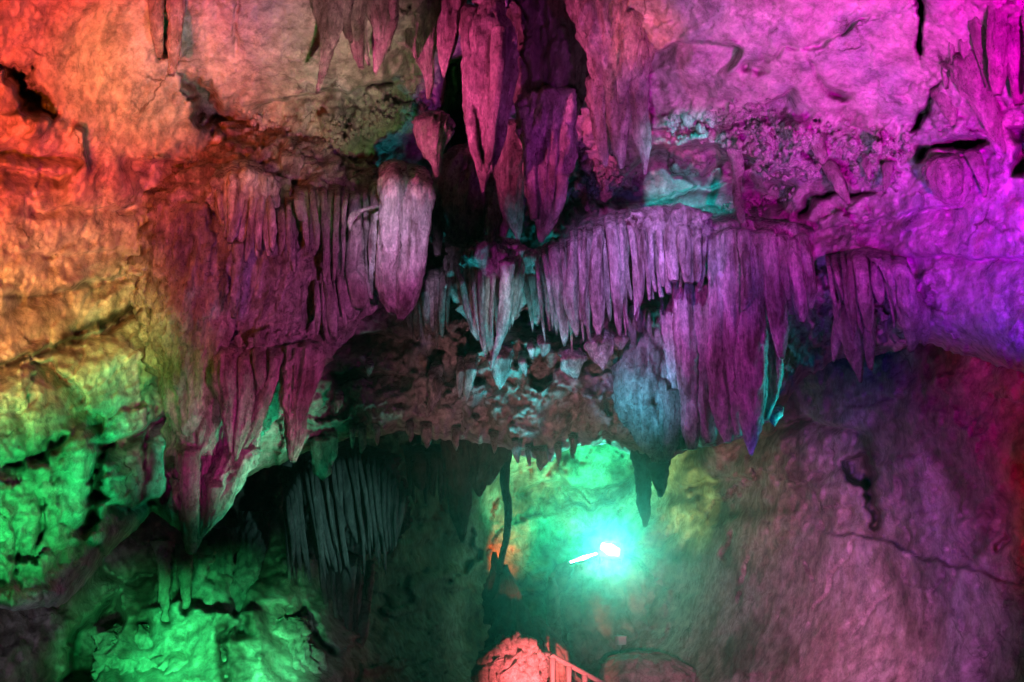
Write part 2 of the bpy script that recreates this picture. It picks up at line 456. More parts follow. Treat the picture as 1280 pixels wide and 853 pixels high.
def drapery(name, label, top, bot, n, d, wk=1.35, mat='calcite', seed=1, jit=.10, dz=.2, tip=.35, flat=.8, cat='drapery',
            group=None, part='fold', mid=1.0, famp=.14, curve=0.0, topk=.9, root=None, flutes=1.6, rough=.08, relief=.05, rib=.06, ribw=7.5):
    rnd = random.Random(seed)
    top = np.array(top, float); bot = np.array(bot, float)
    d0, d1 = d if isinstance(d, tuple) else (d, d)
    q = thing(name, label, cat, P(top[:, 0].mean(), top[:, 1].mean(), (d0 + d1) / 2), group)
    W = np.hypot(*(bot[-1] - bot[0])) ; Wt = abs(top[-1, 0] - top[0, 0])
    pw = [rnd.lognormvariate(0, .5) for _ in range(n)]; tot = sum(pw); acc = 0
    for i in range(n):
        s = (acc + pw[i] / 2) / tot; acc += pw[i]; rel = pw[i] / tot * n
        def along(a):
            ss = np.concatenate([[0], np.cumsum(np.hypot(*np.diff(a, axis=0).T))]); ss /= ss[-1]
            return np.interp(s, ss, a[:, 0]), np.interp(s, ss, a[:, 1])
        (tx, ty), (bx, by) = along(top), along(bot)
        L = by - ty
        by += L * rnd.choice((rnd.uniform(-jit, jit * .6), rnd.uniform(-jit * 2.2, jit * .3)))
        bx += rnd.uniform(-1, 1) * W / n * .3
        wt = max(Wt / n * rel, 4) * wk * rnd.uniform(.85, 1.15); wb = max(W / n * rel, 3.5) * wk * rnd.uniform(.75, 1.2)
        dd = d0 + (d1 - d0) * s + (dz if i % 2 else -dz) * rnd.uniform(.3, 1.2)
        cx = curve * L * rnd.uniform(.5, 1.2) + L * rnd.gauss(0, .022)
        pts = [(tx, ty - 12, wt * topk, dd + .8), (tx, ty, wt * topk, dd + .15), (tx * .7 + bx * .3 + cx * .5, ty * .7 + by * .3, (wt + wb) / 2 * mid, dd),
               (tx * .35 + bx * .65 + cx, ty * .35 + by * .65, wb * mid, dd), (bx * .88 + tx * .12 + cx * .5, by * .9 + ty * .1, wb * (.55 + .4 * tip), dd),
               (bx, by, wb * tip, dd)]
        body(part, mat, pts, q, flat=flat, flutes=flutes, famp=famp, rough=rough, wob=.2, relief=relief, rib=rib, ribw=ribw, knob=.05)
    if root:
        for pts in root:
            body('root', mat, pts, q, flat=.6, flutes=3, famp=.2, rough=.12, knob=.05)
    return q


# ------------------------------------------------------------------ the cave shell
def rbf(ctrl):
    c = np.array(ctrl, float); X = c[:, :2] / 100.0
    r = np.hypot(X[:, None, 0] - X[None, :, 0], X[:, None, 1] - X[None, :, 1])
    n = len(c)
    A = np.zeros((n + 3, n + 3)); A[:n, :n] = r; A[:n, :n] += np.eye(n) * -.02
    A[:n, n] = 1; A[:n, n + 1:] = X; A[n, :n] = 1; A[n + 1:, :n] = X.T
    k = np.linalg.solve(A, np.concatenate([c[:, 2], [0, 0, 0]]))

    def f(x, y):
        x = np.asarray(x, float) / 100; y = np.asarray(y, float) / 100
        o = k[n] + k[n + 1] * x + k[n + 2] * y
        for i in range(n):
            o = o + k[i] * np.sqrt((x - X[i, 0]) ** 2 + (y - X[i, 1]) ** 2 + .05)
        return o
    return f


def polydist(x, y, pl):
    """distance to a polyline and signed side (positive below/right of its direction of travel left to right)"""
    best = np.full(x.shape, 1e9); side = np.zeros(x.shape); tt = np.zeros(x.shape)
    n = len(pl) - 1
    for i in range(n):
        (x0, y0), (x1, y1) = pl[i], pl[i + 1]
        dx, dy = x1 - x0, y1 - y0; l2 = dx * dx + dy * dy + 1e-9
        t = np.clip(((x - x0) * dx + (y - y0) * dy) / l2, 0, 1)
        ds = np.hypot(x - x0 - t * dx, y - y0 - t * dy)
        m = ds < best
        best = np.where(m, ds, best); side = np.where(m, np.sign(dx * (y - y0) - dy * (x - x0)), side)
        tt = np.where(m, (i + t) / n, tt)
    return best, side, tt


def insidedist(x, y, poly):
    d, _, _ = polydist(x, y, list(poly) + [poly[0]])
    ins = np.zeros(x.shape, bool)
    n = len(poly)
    for i in range(n):
        (x0, y0), (x1, y1) = poly[i], poly[(i + 1) % n]
        c = ((y0 > y) != (y1 > y)) & (x < (x1 - x0) * (y - y0) / (y1 - y0 + 1e-12) + x0)
        ins ^= c
    return np.where(ins, d, -d)


SHELL = rbf([(-250, -250, 7.0), (-250, 300, 6.6), (-250, 800, 6.8), (0, -250, 7.0), (0, 60, 8.2), (0, 250, 8.0), (0, 430, 8.0), (0, 600, 7.6), (0, 760, 7.6),
             (130, 60, 9.0), (130, 250, 9.4), (130, 400, 9.6), (120, 560, 8.8), (110, 690, 8.4), (200, 330, 10.3), (210, 480, 10.4), (210, 620, 10.4),
             (300, -250, 7.0), (330, 40, 9.4), (450, 60, 9.6), (430, 160, 10.6), (330, 180, 11.2), (350, 330, 11.2), (350, 500, 11.0), (480, 330, 11.5),
             (600, -250, 8.0), (600, 40, 11.0), (600, 200, 12.2), (600, 340, 12.4), (560, 450, 11.4), (460, 480, 10.8), (470, 540, 10.6), (640, 540, 10.8), (780, 540, 10.9),
             (700, 430, 11.2), (800, 430, 11.3), (720, 60, 11.0), (720, 230, 12.2), (860, -250, 7.5), (860, 70, 9.2), (860, 180, 10.6), (800, 250, 11.6), (930, 230, 11.5), (900, 300, 11.6),
             (1000, 60, 8.6), (1000, 190, 10.0), (1060, 250, 11.0), (1040, 330, 10.4), (1000, 420, 11.6), (960, 520, 11.6), (870, 520, 11.4), (1100, 400, 10.8), (1150, 300, 9.0), (1150, 420, 9.6),
             (1150, 100, 8.6), (1200, 200, 8.8), (1280, 60, 7.4), (1280, 200, 8.0), (1280, 330, 7.8), (1280, 460, 7.8), (1530, -250, 5.0), (1530, 250, 5.6), (1530, 560, 6.0), (1150, -250, 6.6)])
LIP = np.array([(-250, 765), (0, 762), (45, 762), (85, 752), (110, 725), (135, 695), (165, 665), (190, 640), (215, 655), (240, 672), (270, 640), (300, 604), (330, 585), (365, 572), (400, 560),
                (440, 548), (480, 545), (520, 542), (560, 548), (610, 552), (640, 565), (660, 572), (690, 574), (716, 558), (760, 555), (785, 566), (805, 580), (830, 578), (870, 560), (930, 545), (965, 525), (985, 500),
                (1005, 472), (1040, 452), (1080, 445), (1120, 440), (1150, 428), (1200, 442), (1240, 454), (1280, 466), (1400, 490), (1530, 520)], float)


def ledge(d, x, y, pl, amt, fall, edge=2.5):
    ds, side, t = polydist(x, y, pl)
    s = ds * side
    fade = np.clip(np.minimum(t, 1 - t) * 8, 0, 1)
    return d + fade * amt * sstep(-edge, edge, s) * np.exp(-np.clip(s, 0, None) / fall)


def groove(d, x, y, pl, wd, dp, taper=True):
    ds, _, t = polydist(x, y, pl)
    fade = np.clip(np.minimum(t, 1 - t) * 6, 0, 1) if taper else 1
    nz = np.clip(.75 + .9 * perlin(x / 14, y / 14, x * 0 + wd), .12, 1.6)
    return d + fade * dp * nz * np.exp(-(ds / (wd * (.55 + .45 * nz))) ** 2)


def shell_depth(px, py, detail=True):
    px = np.asarray(px, float); py = np.asarray(py, float)
    d = SHELL(px, py)
    X = px / 100; Y = py / 100
    wx = px + 7 * fbm(X * 3, Y * 3, X * 0 + 1.3, 4); wy = py + 7 * fbm(X * 3 + 9, Y * 3, X * 0 + 4.3, 4)
    # --- rough and smooth zones
    A = np.full(px.shape, .50)
    def zone(cx, cy, rx, ry, v):
        nonlocal A
        k = np.exp(-(((wx - cx) / rx) ** 2 + ((wy - cy) / ry) ** 2) ** 2)
        A = A + (v - A) * k
    zone(120, 110, 150, 150, .10); zone(370, 70, 130, 90, .12); zone(1010, 60, 260, 95, .08); zone(830, 240, 110, 45, .14)
    zone(80, 410, 150, 45, .13); zone(1220, 310, 160, 130, .1); zone(110, 560, 130, 150, .26); zone(70, 285, 150, 70, .24)
    zone(980, 190, 170, 38, 1.2); zone(620, 520, 270, 50, .8); zone(1090, 390, 80, 70, 1.3); zone(440, 155, 90, 45, .7); zone(640, 350, 120, 150, 1.2); zone(1060, 290, 80, 35, .7)
    if detail:
        qx = X + .22 * fbm(X * 2.3, Y * 2.3, X * 0 + 40, 4); qy = Y + .22 * fbm(X * 2.3 + 5, Y * 2.3, X * 0 + 41, 4)
        h1, c1 = facets(qx * 1.5 + .5 * qy, qy * 1.9 - .3 * qx, 3)
        h2, c2 = facets(qx * 4.3, qy * 5.2 + qx, 17)
        n = .26 * ridged(X * .8, Y * .8, X * 0 + 2.2, 3, .5) + .34 * h1 + .09 * h2 - .05 * c1 - .025 * c2 + .20 * fbm(X * 2.6, Y * 2.6, X * 0 + 6.1, 3, .5)
        n2 = .085 * fbm(X * 9, Y * 8, X * 0 + 3.3, 4, .62)
        d = d - A * n - (.10 + 1.1 * A) * n2 - .05 * A * ridged(X * 11, Y * 10, X * 0 + 8.8, 3, .6)
    ox, oy = wx, wy
    wx = px + 9 * fbm(X * 4.5, Y * 4.5, X * 0 + 61, 5, .6); wy = py + 9 * fbm(X * 4.5 + 9, Y * 4.5, X * 0 + 64, 5, .6)
    # --- left wall
    d = d + .95 * sstep(0, 20, insidedist(wx, wy, [(-5, 72), (42, 78), (50, 104), (76, 140), (72, 172), (52, 158), (28, 148), (14, 118), (-5, 100)])) * sstep(190, 120, py)
    d = d - .5 * np.exp(-(((wx - 45) / 26) ** 2 + ((wy - 158) / 18) ** 2))
    d = d + 1.25 * sstep(0, 22, insidedist(wx, wy, [(214, 86), (245, 90), (262, 98), (280, 112), (284, 126), (318, 146), (330, 168), (312, 186), (280, 182), (262, 168), (246, 172), (232, 130)]))
    wx, wy = ox, oy
    d = ledge(d, wx, wy, [(-60, 186), (20, 188), (88, 192), (106, 200)], .5, 14)
    d = ledge(d, wx, wy, [(-60, 212), (30, 214), (92, 217)], .55, 22)
    d = ledge(d, wx, wy, [(85, 160), (105, 165), (108, 222)], -.35, 14)
    d = ledge(d, wx, wy, [(150, 196), (200, 202), (245, 203), (262, 185)], .35, 40)
    for pl, a in (([(0, 372), (40, 371), (70, 366), (110, 352), (150, 345), (195, 346)], .4), ([(-80, 470), (0, 456), (60, 436), (100, 424), (150, 398), (198, 368)], .55),
                  ([(20, 260), (90, 262), (180, 252)], .25), ([(0, 310), (60, 318), (150, 314), (190, 320)], .22)):
        d = ledge(d, wx, wy, pl, a, 16)
    d = groove(d, wx, wy, [(88, 422), (120, 408), (160, 390), (196, 368)], 7, .4)
    d = ledge(d, wx, wy, [(20, 460), (66, 452), (84, 468), (105, 492), (112, 515), (126, 524), (130, 550)], .55, 26)
    d = groove(d, wx, wy, [(134, 540), (124, 580), (116, 640), (100, 676)], 9, 1.0)
    d = ledge(d, wx, wy, [(120, 560), (150, 548), (185, 536), (218, 508)], .8, 22)
    d = ledge(d, wx, wy, [(128, 630), (160, 632), (205, 622)], .7, 18)
    d = groove(d, wx, wy, [(0, 596), (40, 572), (90, 545)], 8, .5)
    for gx, gy in ((20, 690), (48, 660), (182, 560), (205, 600)):
        d = groove(d, wx, wy, [(gx, gy - 45), (gx + 4, gy), (gx - 2, gy + 35)], 3, .35)
    d = d - .9 * sstep(720, 765, py) * sstep(120, 40, px)
    # --- ceiling
    d = groove(d, wx, wy, [(202, -40), (203, 20), (206, 74)], 6, 1.2)
    d = ledge(d, wx, wy, [(300, 138), (345, 128), (366, 121), (400, 112), (436, 118), (478, 98), (505, 92)], .55, 45)
    d = groove(d, wx, wy, [(292, -50), (294, 20), (293, 70)], 3, .2)
    d = groove(d, wx, wy, [(430, 118), (432, 140), (430, 180)], 4, .3)
    d = d + 1.6 * sstep(0, 22, insidedist(wx, wy, [(548, 70), (585, 60), (592, 150), (600, 215), (560, 215), (540, 160)]))
    d = ledge(d, wx, wy, [(790, 86), (812, 68), (850, 52), (890, 48), (915, 56), (932, 68)], .5, 45)
    d = groove(d, wx, wy, [(932, 80), (985, 66), (1050, 45), (1100, 12)], 2.5, .16)
    d = groove(d, wx, wy, [(1010, 60), (1020, 95), (1060, 130)], 2.5, .14)
    d = groove(d, wx, wy, [(936, 84), (948, 84)], 7, .4, False); d = groove(d, wx, wy, [(1046, 114), (1056, 122)], 6, .3, False)
    d = ledge(d, wx, wy, [(800, 166), (860, 158), (930, 150), (965, 128), (995, 108)], .55, 26)
    d = d + .8 * sstep(0, 16, insidedist(wx, wy, [(742, 262), (800, 188), (860, 172), (930, 188), (1005, 232), (985, 268), (880, 276), (800, 270)]))
    d = ledge(d, wx, wy, [(760, 262), (810, 250), (870, 238), (910, 228), (940, 212)], -.35, 9)
    d = d + 1.2 * sstep(0, 12, insidedist(wx, wy, [(992, 268), (1005, 246), (1035, 236), (1072, 236), (1110, 240), (1088, 250), (1050, 250), (1020, 260), (1000, 282)]))
    d = d + 1.2 * sstep(0, 12, insidedist(wx, wy, [(1138, 200), (1146, 180), (1180, 174), (1232, 168), (1246, 184), (1215, 192), (1165, 192), (1146, 212)]))
    d = d + 1.1 * sstep(0, 9, insidedist(wx, wy, [(1136, 168), (1144, 140), (1168, 108), (1178, 100), (1172, 120), (1152, 162)]))
    d = d + 1.0 * sstep(0, 7, insidedist(wx, wy, [(1142, -60), (1156, -60), (1157, 60), (1148, 78), (1144, 60)]))
    d = d + 1.0 * sstep(0, 12, insidedist(wx, wy, [(1250, 158), (1290, 155), (1290, 220), (1266, 226), (1262, 180)]))
    d = ledge(d, wx, wy, [(1010, 290), (1080, 276), (1150, 262), (1210, 258)], .3, 30)
    d = ledge(d, wx, wy, [(1120, 326), (1180, 318), (1260, 322), (1330, 316)], .25, 30)
    # thin proud veins of calcite
    for pl in ([(155, 194), (190, 199), (215, 203), (242, 202), (258, 190)], [(362, 122), (385, 114), (402, 112), (436, 117), (478, 98), (505, 95)], [(790, 86), (812, 68), (850, 52), (890, 48), (915, 56), (932, 68)]):
        d = groove(d, wx, wy, pl, 2.6, -.16)
    # mid band
    d = ledge(d, wx, wy, [(390, 436), (430, 424), (480, 420), (520, 424)], .8, 24)
    d = ledge(d, wx, wy, [(400, 470), (450, 462), (520, 470)], .5, 18)
    d = d + 1.2 * sstep(0, 30, insidedist(wx, wy, [(500, 300), (660, 290), (800, 330), (820, 400), (700, 440), (540, 400)]))
    return d


def shell():
    st = 2.3
    cols = np.arange(-250, 1530, st); nc = len(cols)
    lip = np.interp(cols, LIP[:, 0], LIP[:, 1])
    lip = lip + 5 * fbm(cols / 40, cols * 0, cols * 0 + .7, 4) + 4 * np.abs(perlin(cols / 11, cols * 0 + 3, cols * 0))
    nr = 355; v = np.linspace(0, 1, nr)[:, None] ** .9
    px = np.broadcast_to(cols[None], (nr, nc)); py = -250 + v * (lip[None] + 250)
    d = shell_depth(px, py)
    # round the lip over and carry the underside back into the rock above the inner chamber
    edge = (lip[None] - py)
    d = d + .9 * np.exp(-edge / 15.0)
    nb = 26; k = np.arange(1, nb + 1)[:, None] / nb
    bx = np.broadcast_to(cols[None], (nb, nc))
    by = lip[None] + 3 * np.sin(np.minimum(k * 6, np.pi)) - 150 * k ** 1.6
    bd = d[-1][None] + 8.5 * k ** 1.1 + .5 * fbm(bx / 60, k * 6 + bx * 0, bx * 0 + 8, 4)
    PX = np.vstack([px, bx]); PY = np.vstack([py, by]); D = np.vstack([d, bd])
    V = P(PX, PY, D).reshape(-1, 3)
    # iron band and mud streaks in the left wall
    s = np.zeros(PX.shape)
    wx = PX + 6 * fbm(PX / 30, PY / 30, PX * 0, 4); wy = PY + 6 * fbm(PX / 30 + 7, PY / 30, PX * 0, 4)
    for pl, wd, a in (([(84, 424), (120, 407), (160, 389), (196, 367)], 7, .95), ([(0, 456), (60, 437), (100, 424)], 4, .9), ([(126, 530), (130, 570), (118, 630), (100, 680)], 9, .8),
                      ([(0, 372), (70, 368), (110, 352)], 3, .6), ([(20, 530), (32, 560), (45, 600)], 9, .7), ([(60, 545), (68, 600)], 7, .5)):
        ds, _, _ = polydist(wx, wy, pl); s = np.maximum(s, a * np.exp(-(ds / wd) ** 2))
    s = s + .35 * sstep(.15, .5, fbm(PX / 55, PY / 90, PX * 0 + 11, 5)) * (PX < 420)
    F = gridfaces(nr + nb, nc)[:, ::-1]
    cx = PX.reshape(-1)[F].mean(1); cy = PY.reshape(-1)[F].mean(1); row = F[:, 0] // nc
    reg = np.where(row >= nr - 1, 3, np.where(cx < 215 - .2 * (cy - 90) * (cy < 90), 0, np.where((cx > 985) & (cy > 262), 2, np.where((cy > 400) & (cx < 985), 3, 1))))
    for r, nm in ((0, 'cave_wall'), (1, 'cave_ceiling'), (2, 'cave_wall'), (3, 'rock_arch')):
        f = F[reg == r]; u, inv = np.unique(f, return_inverse=True)
        o = obj(nm, mesh(nm, V[u], inv.reshape(f.shape), M['wall'], stain_shade=np.clip(s.reshape(-1)[u], 0, 1)))
        o['kind'] = 'structure'


shell()

# ------------------------------------------------------------------ inner chamber behind the arch
CH = rbf([(-200, 350, 9.5), (-200, 800, 9), (-200, 1050, 8), (0, 850, 9.5), (60, 780, 11), (130, 760, 12.5), (180, 690, 13), (130, 853, 11.5), (250, 720, 13.5), (250, 853, 11.5), (300, 640, 16), (330, 760, 13), (330, 853, 11.5),
          (400, 640, 17), (430, 800, 13.5), (430, 880, 12), (470, 600, 18), (520, 760, 19), (520, 900, 15), (580, 650, 23), (560, 820, 19), (620, 600, 25), (640, 700, 26), (640, 850, 22), (720, 590, 26),
          (740, 660, 26.5), (760, 740, 25), (775, 680, 23.9), (760, 853, 22), (830, 620, 25.5), (850, 720, 23), (840, 853, 20), (900, 600, 22), (900, 720, 20), (920, 853, 17), (980, 560, 18), (1000, 700, 16.5), (1000, 853, 14.5),
          (1080, 520, 14.5), (1100, 640, 14.2), (1100, 760, 13.5), (1180, 480, 12.0), (1180, 620, 12.2), (1180, 760, 12), (1280, 500, 10.2), (1280, 640, 10.3), (1280, 800, 10), (1480, 600, 8), (1480, 900, 7.5), (600, 380, 22), (1000, 380, 18), (300, 400, 16), (1280, 380, 11)])


def chamber_depth(px, py):
    d = CH(px, py); X = px / 100; Y = py / 100
    wx = px + 7 * fbm(X * 3, Y * 3, X * 0 + 21.3, 4); wy = py + 7 * fbm(X * 3 + 9, Y * 3, X * 0 + 24.3, 4)
    A = np.full(px.shape, .9)
    A = A + (.13 - A) * np.exp(-((((wx - 1050) / 310) ** 2 + ((wy - 770) / 115) ** 2)) ** 2)
    A = A + (.45 - A) * np.exp(-((((wx - 1200) / 200) ** 2 + ((wy - 560) / 130) ** 2)) ** 2)
    A = A + (.42 - A) * np.exp(-((((wx - 250) / 210) ** 2 + ((wy - 800) / 90) ** 2)) ** 2)
    A = A * np.minimum(d / 13.0, 1.35)
    qx = X + .22 * fbm(X * 2.3, Y * 2.3, X * 0 + 50, 4); qy = Y + .22 * fbm(X * 2.3 + 5, Y * 2.3, X * 0 + 51, 4)
    h1, c1 = facets(qx * 1.3 - .5 * qy, qy * 1.5 + .4 * qx, 9)
    h2, c2 = facets(qx * 4.1, qy * 3.6 + qx, 27)
    n = .3 * ridged(X * .9 + .4 * Y, Y * .7, X * 0 + 31.2, 3, .5) + .34 * h1 + .10 * h2 - .06 * c1 - .03 * c2 + .2 * fbm(X * 2.6, Y * 2.2, X * 0 + 36, 3, .5) + .07 * fbm(X * 9, Y * 7, X * 0 + 33, 4, .62)
    d = d - A * n
    # shelves, slots and cracks
    for pl, a, f in (([(905, 570), (950, 545), (1000, 520), (1060, 536), (1085, 540)], 1.0, 16), ([(850, 606), (900, 600), (960, 592)], .8, 14), ([(1010, 660), (1080, 672), (1180, 702), (1240, 720), (1330, 742)], -.38, 70),
                     ([(120, 700), (160, 720), (200, 715)], 1.0, 20), ([(180, 760), (225, 750), (280, 770), (330, 758)], -.8, 40), ([(60, 800), (110, 826), (180, 822), (240, 815)], .5, 18), ([(640, 620), (690, 600), (740, 612), (800, 600)], 1.0, 18),
                     ([(690, 590), (740, 630), (800, 590)], .9, 14)):
        d = ledge(d, wx, wy, pl, a, f)
    for pl, wd, dp in (([(1075, 668), (1050, 710), (1032, 745), (1008, 790)], 1.5, .2), ([(995, 688), (1025, 730)], 1.4, .15), ([(1118, 742), (1090, 765), (1065, 795)], 1.5, .16), ([(1185, 708), (1160, 745)], 1.5, .2), ([(1200, 700), (1186, 740)], 1.5, .16),
                       ([(1230, 728), (1222, 740)], 1.5, .16), ([(1270, 750), (1255, 765)], 1.5, .16), ([(1120, 650), (1140, 676)], 1.5, .16), ([(1080, 590), (1090, 640), (1096, 662)], 6, 1.0), ([(1240, 690), (1260, 670)], 4, .5),
                       ([(230, 700), (232, 770)], 6, 1.5), ([(205, 690), (206, 790)], 5, 1.2), ([(180, 775), (182, 812)], 8, 1.2), ([(300, 690), (298, 800)], 12, 1.5), ([(352, 775), (380, 760), (400, 800), (430, 820)], 5, 1.2),
                       ([(285, 850), (272, 800), (296, 770)], 4, .8), ([(690, 700), (685, 760)], 4, .8), ([(920, 660), (905, 700)], 3, .5), ([(938, 690), (925, 760)], 2, .4)):
        d = groove(d, wx, wy, pl, wd, dp)
    d = d + 1.5 * sstep(0, 12, insidedist(wx, wy, [(1052, 575), (1085, 560), (1098, 590), (1090, 615), (1060, 608)]))
    d = d + 3.0 * sstep(0, 14, insidedist(wx, wy, [(85, 790), (150, 730), (160, 780), (120, 860), (70, 860)])) * .7
    return d


def chamber():
    st = 2.6
    px, py = np.meshgrid(np.arange(-200, 1480, st), np.arange(350, 1010, st)); nr, nc = px.shape
    V = P(px, py, chamber_depth(px, py)).reshape(-1, 3)
    wx = px + 8 * fbm(px / 30, py / 30, px * 0 + 5, 4); wy = py + 8 * fbm(px / 30 + 7, py / 30, px * 0 + 5, 4)
    s = np.zeros(px.shape)
    for pl, wd, a in (([(1085, 550), (1090, 610), (1096, 660)], 14, .85), ([(1150, 540), (1180, 580), (1230, 640), (1225, 690)], 14, .7), ([(850, 700), (870, 670), (900, 640), (990, 640)], 10, .7), ([(905, 670), (925, 740)], 9, .7), ([(960, 545), (1000, 530)], 8, .6),
                      ([(1140, 560), (1150, 640)], 6, .5)):
        ds, _, _ = polydist(wx, wy, pl); s = np.maximum(s, a * np.exp(-(ds / wd) ** 2))
    s = np.maximum(s, .75 * sstep(.1, .55, fbm(px / 70, py / 110, px * 0 + 17, 5)) * (px < 1000))
    shadez = insidedist(wx, wy, [(440, 540), (600, 540), (590, 640), (575, 700), (560, 760), (575, 900), (455, 900), (470, 760)])  # shade of the unlit hollows, painted dark into the wall colour
    s = np.maximum(s, .92 * sstep(-14, 22, shadez))
    shadez = insidedist(wx, wy, [(285, 560), (360, 560), (345, 660), (335, 720), (280, 735), (262, 690)])
    s = np.maximum(s, .85 * sstep(-8, 16, shadez))
    for nm, cut in (('chamber_wall', None),):
        o = obj(nm, mesh(nm, V, gridfaces(nr, nc)[:, ::-1], M['chamber'], stain_shade=np.clip(s.reshape(-1), 0, 1))); o['kind'] = 'structure'


chamber()

# floor of the cave, below the picture
gx, gy = np.meshgrid(np.linspace(-18, 18, 110), np.linspace(-3, 34, 110))
gz = -.0 - 2.2 * sstep(3, 16, gy) + .35 * fbm(gx * .5, gy * .5, gx * 0, 4)
gz = np.where(gy < 2.5, np.minimum(gz, 0), gz)
fo = obj('cave_floor', mesh('cave_floor', np.stack([gx, gy, gz], -1), gridfaces(110, 110), M['mud_shade'])); fo['kind'] = 'structure'

# ------------------------------------------------------------------ things hanging from the roof
T = dict
G1 = 'stalactites hanging from the top of the vault'
# pink cluster at the top
hang('stalactite', 'slim twisted pink stalactite ending over the grey green ceiling panel', 'stalactite',
     [('shaft', None, [(408, -60, 34, 9.3), (412, 0, 30, 9.1), (417, 38, 22, 9.0), (411, 62, 13, 9.0), (404, 88, 9, 9.0), (397, 117, 3, 9.0)], T(flat=.7, famp=.22, rough=.1, wob=.3)),
      ('drip', None, [(395, -50, 26, 9.2), (398, 0, 20, 9.1), (404, 24, 12, 9.0), (407, 36, 3, 9.0)], T(flat=.7, famp=.2, rough=.08))], G1)
drapery('drapery', 'short pink drapery with slanting folds beside the slim twisted stalactite', [(420, -50), (508, -60)], [(424, 44), (440, 62), (468, 92), (482, 70), (496, 44)], 9, (9.2, 9.5), wk=1.9, mat='flow', seed=3, jit=.12, curve=-.08, tip=.3, flutes=2.2, famp=.2)
body('fold', 'flow', [(486, 0, 26, 9.4), (484, 40, 20, 9.3), (474, 70, 12, 9.3), (470, 92, 3, 9.3)], bpy.data.objects['drapery'], famp=.2, rough=.1)
hang('stalactite', 'blue violet stalactite with two pink points under the top edge, left of the dark hollow', 'stalactite',
     [('shaft', None, [(535, -70, 95, 10.3), (533, 0, 61, 10.1), (530, 30, 41, 10.0), (532, 70, 19, 9.9), (536, 95, 12, 9.9), (533, 124, 3, 9.9)], T(flat=.6, famp=.2, rough=.12, flutes=3)),
      ('point', None, [(562, -30, 46, 10.2), (563, 20, 30, 9.9), (560, 50, 23, 9.8), (558, 72, 14, 9.8), (556, 96, 3, 9.8)], T(flat=.6, famp=.2, rough=.1, flutes=2.5))], G1)
hang('stalactite', 'large pink spear shaped stalactite with long ridges, beside the dark hollow', 'stalactite',
     [('shaft', None, [(611, -40, 40, 10.2), (612, 8, 30, 9.7), (614, 40, 44, 9.5), (612, 90, 47, 9.4), (610, 130, 44, 9.4), (607, 170, 35, 9.4), (605, 205, 20, 9.4), (606, 241, 3, 9.4)], T(flat=.62, famp=.26, rough=.10, flutes=2.4, knob=.04)),
      ('ridge', None, [(588, 6, 17, 9.7), (584, 40, 15, 9.5), (590, 100, 12, 9.35), (588, 150, 13, 9.3), (594, 185, 8, 9.3), (602, 214, 3, 9.3)], T(flat=.8, famp=.2, rough=.12)),
      ('ridge', None, [(626, 30, 17, 9.4), (622, 80, 15, 9.2), (616, 140, 15, 9.2), (612, 190, 10, 9.25), (608, 216, 3, 9.3)], T(flat=.8, famp=.2, rough=.12)),
      ('ridge', None, [(636, 60, 13, 9.6), (640, 95, 12, 9.5), (630, 150, 8, 9.4), (624, 165, 15, 9.35), (620, 190, 10, 9.35), (613, 215, 3, 9.4)], T(flat=.8, famp=.2, rough=.12))], G1)
hang('stalactite', 'broad dark purple stalactite column with a hanging tongue, in the middle of the vault', 'stalactite',
     [('shaft', 'dark', [(690, -80, 150, 10.9), (688, 0, 103, 10.5), (690, 50, 83, 10.4), (684, 100, 72, 10.3), (686, 140, 64, 10.3)], T(flat=.6, famp=.14, rough=.12, flutes=2.6, knob=.10)),  # darker material stands in for the weaker light on this shaft
      ('tongue', 'flow', [(682, 100, 60, 10.2), (684, 130, 62, 10.05), (684, 170, 57, 10.0), (683, 205, 46, 10.0), (682, 240, 40, 10.0), (684, 262, 31, 10.0), (682, 282, 21, 10.0), (676, 303, 4, 10.0)], T(flat=.5, famp=.2, rough=.07, flutes=3)),
      ('point', 'flow', [(703, 215, 15, 9.9), (702, 245, 12, 9.9), (698, 262, 9, 9.9), (694, 276, 3, 9.9)], T(flat=.7, rough=.1)),
      ('ridge', 'flow', [(660, 130, 21, 10.0), (661, 180, 15, 9.9), (663, 230, 12, 9.9), (668, 275, 7, 9.95)], T(flat=.8, famp=.2, rough=.1))], G1)
hang('stalactite', 'pink bulging stalactite with three lower points, left of the smooth pink ceiling', 'stalactite',
     [('shaft', None, [(772, -80, 120, 10.0), (764, 0, 80, 9.8), (762, 40, 70, 9.7), (772, 80, 56, 9.7), (778, 115, 50, 9.8), (772, 150, 48, 9.9)], T(flat=.62, famp=.22, rough=.1, flutes=2.6, knob=.05)),
      ('point', None, [(750, 90, 35, 9.9), (750, 130, 29, 9.8), (752, 165, 19, 9.8), (754, 190, 11, 9.8), (757, 209, 3, 9.8)], T(flat=.7, famp=.2, rough=.08)),
      ('point', None, [(776, 100, 32, 9.8), (774, 140, 26, 9.7), (774, 170, 18, 9.7), (776, 195, 11, 9.7), (776, 212, 3, 9.7)], T(flat=.7, famp=.22, rough=.08)),
      ('point', None, [(796, 95, 29, 9.8), (798, 140, 22, 9.7), (802, 175, 16, 9.7), (806, 200, 10, 9.7), (805, 219, 3, 9.7)], T(flat=.7, famp=.22, rough=.12)),
      ('ridge', None, [(790, 10, 27, 9.6), (786, 60, 21, 9.4), (780, 100, 16, 9.4), (776, 130, 6, 9.5)], T(flat=.8, famp=.2, rough=.12))], G1)
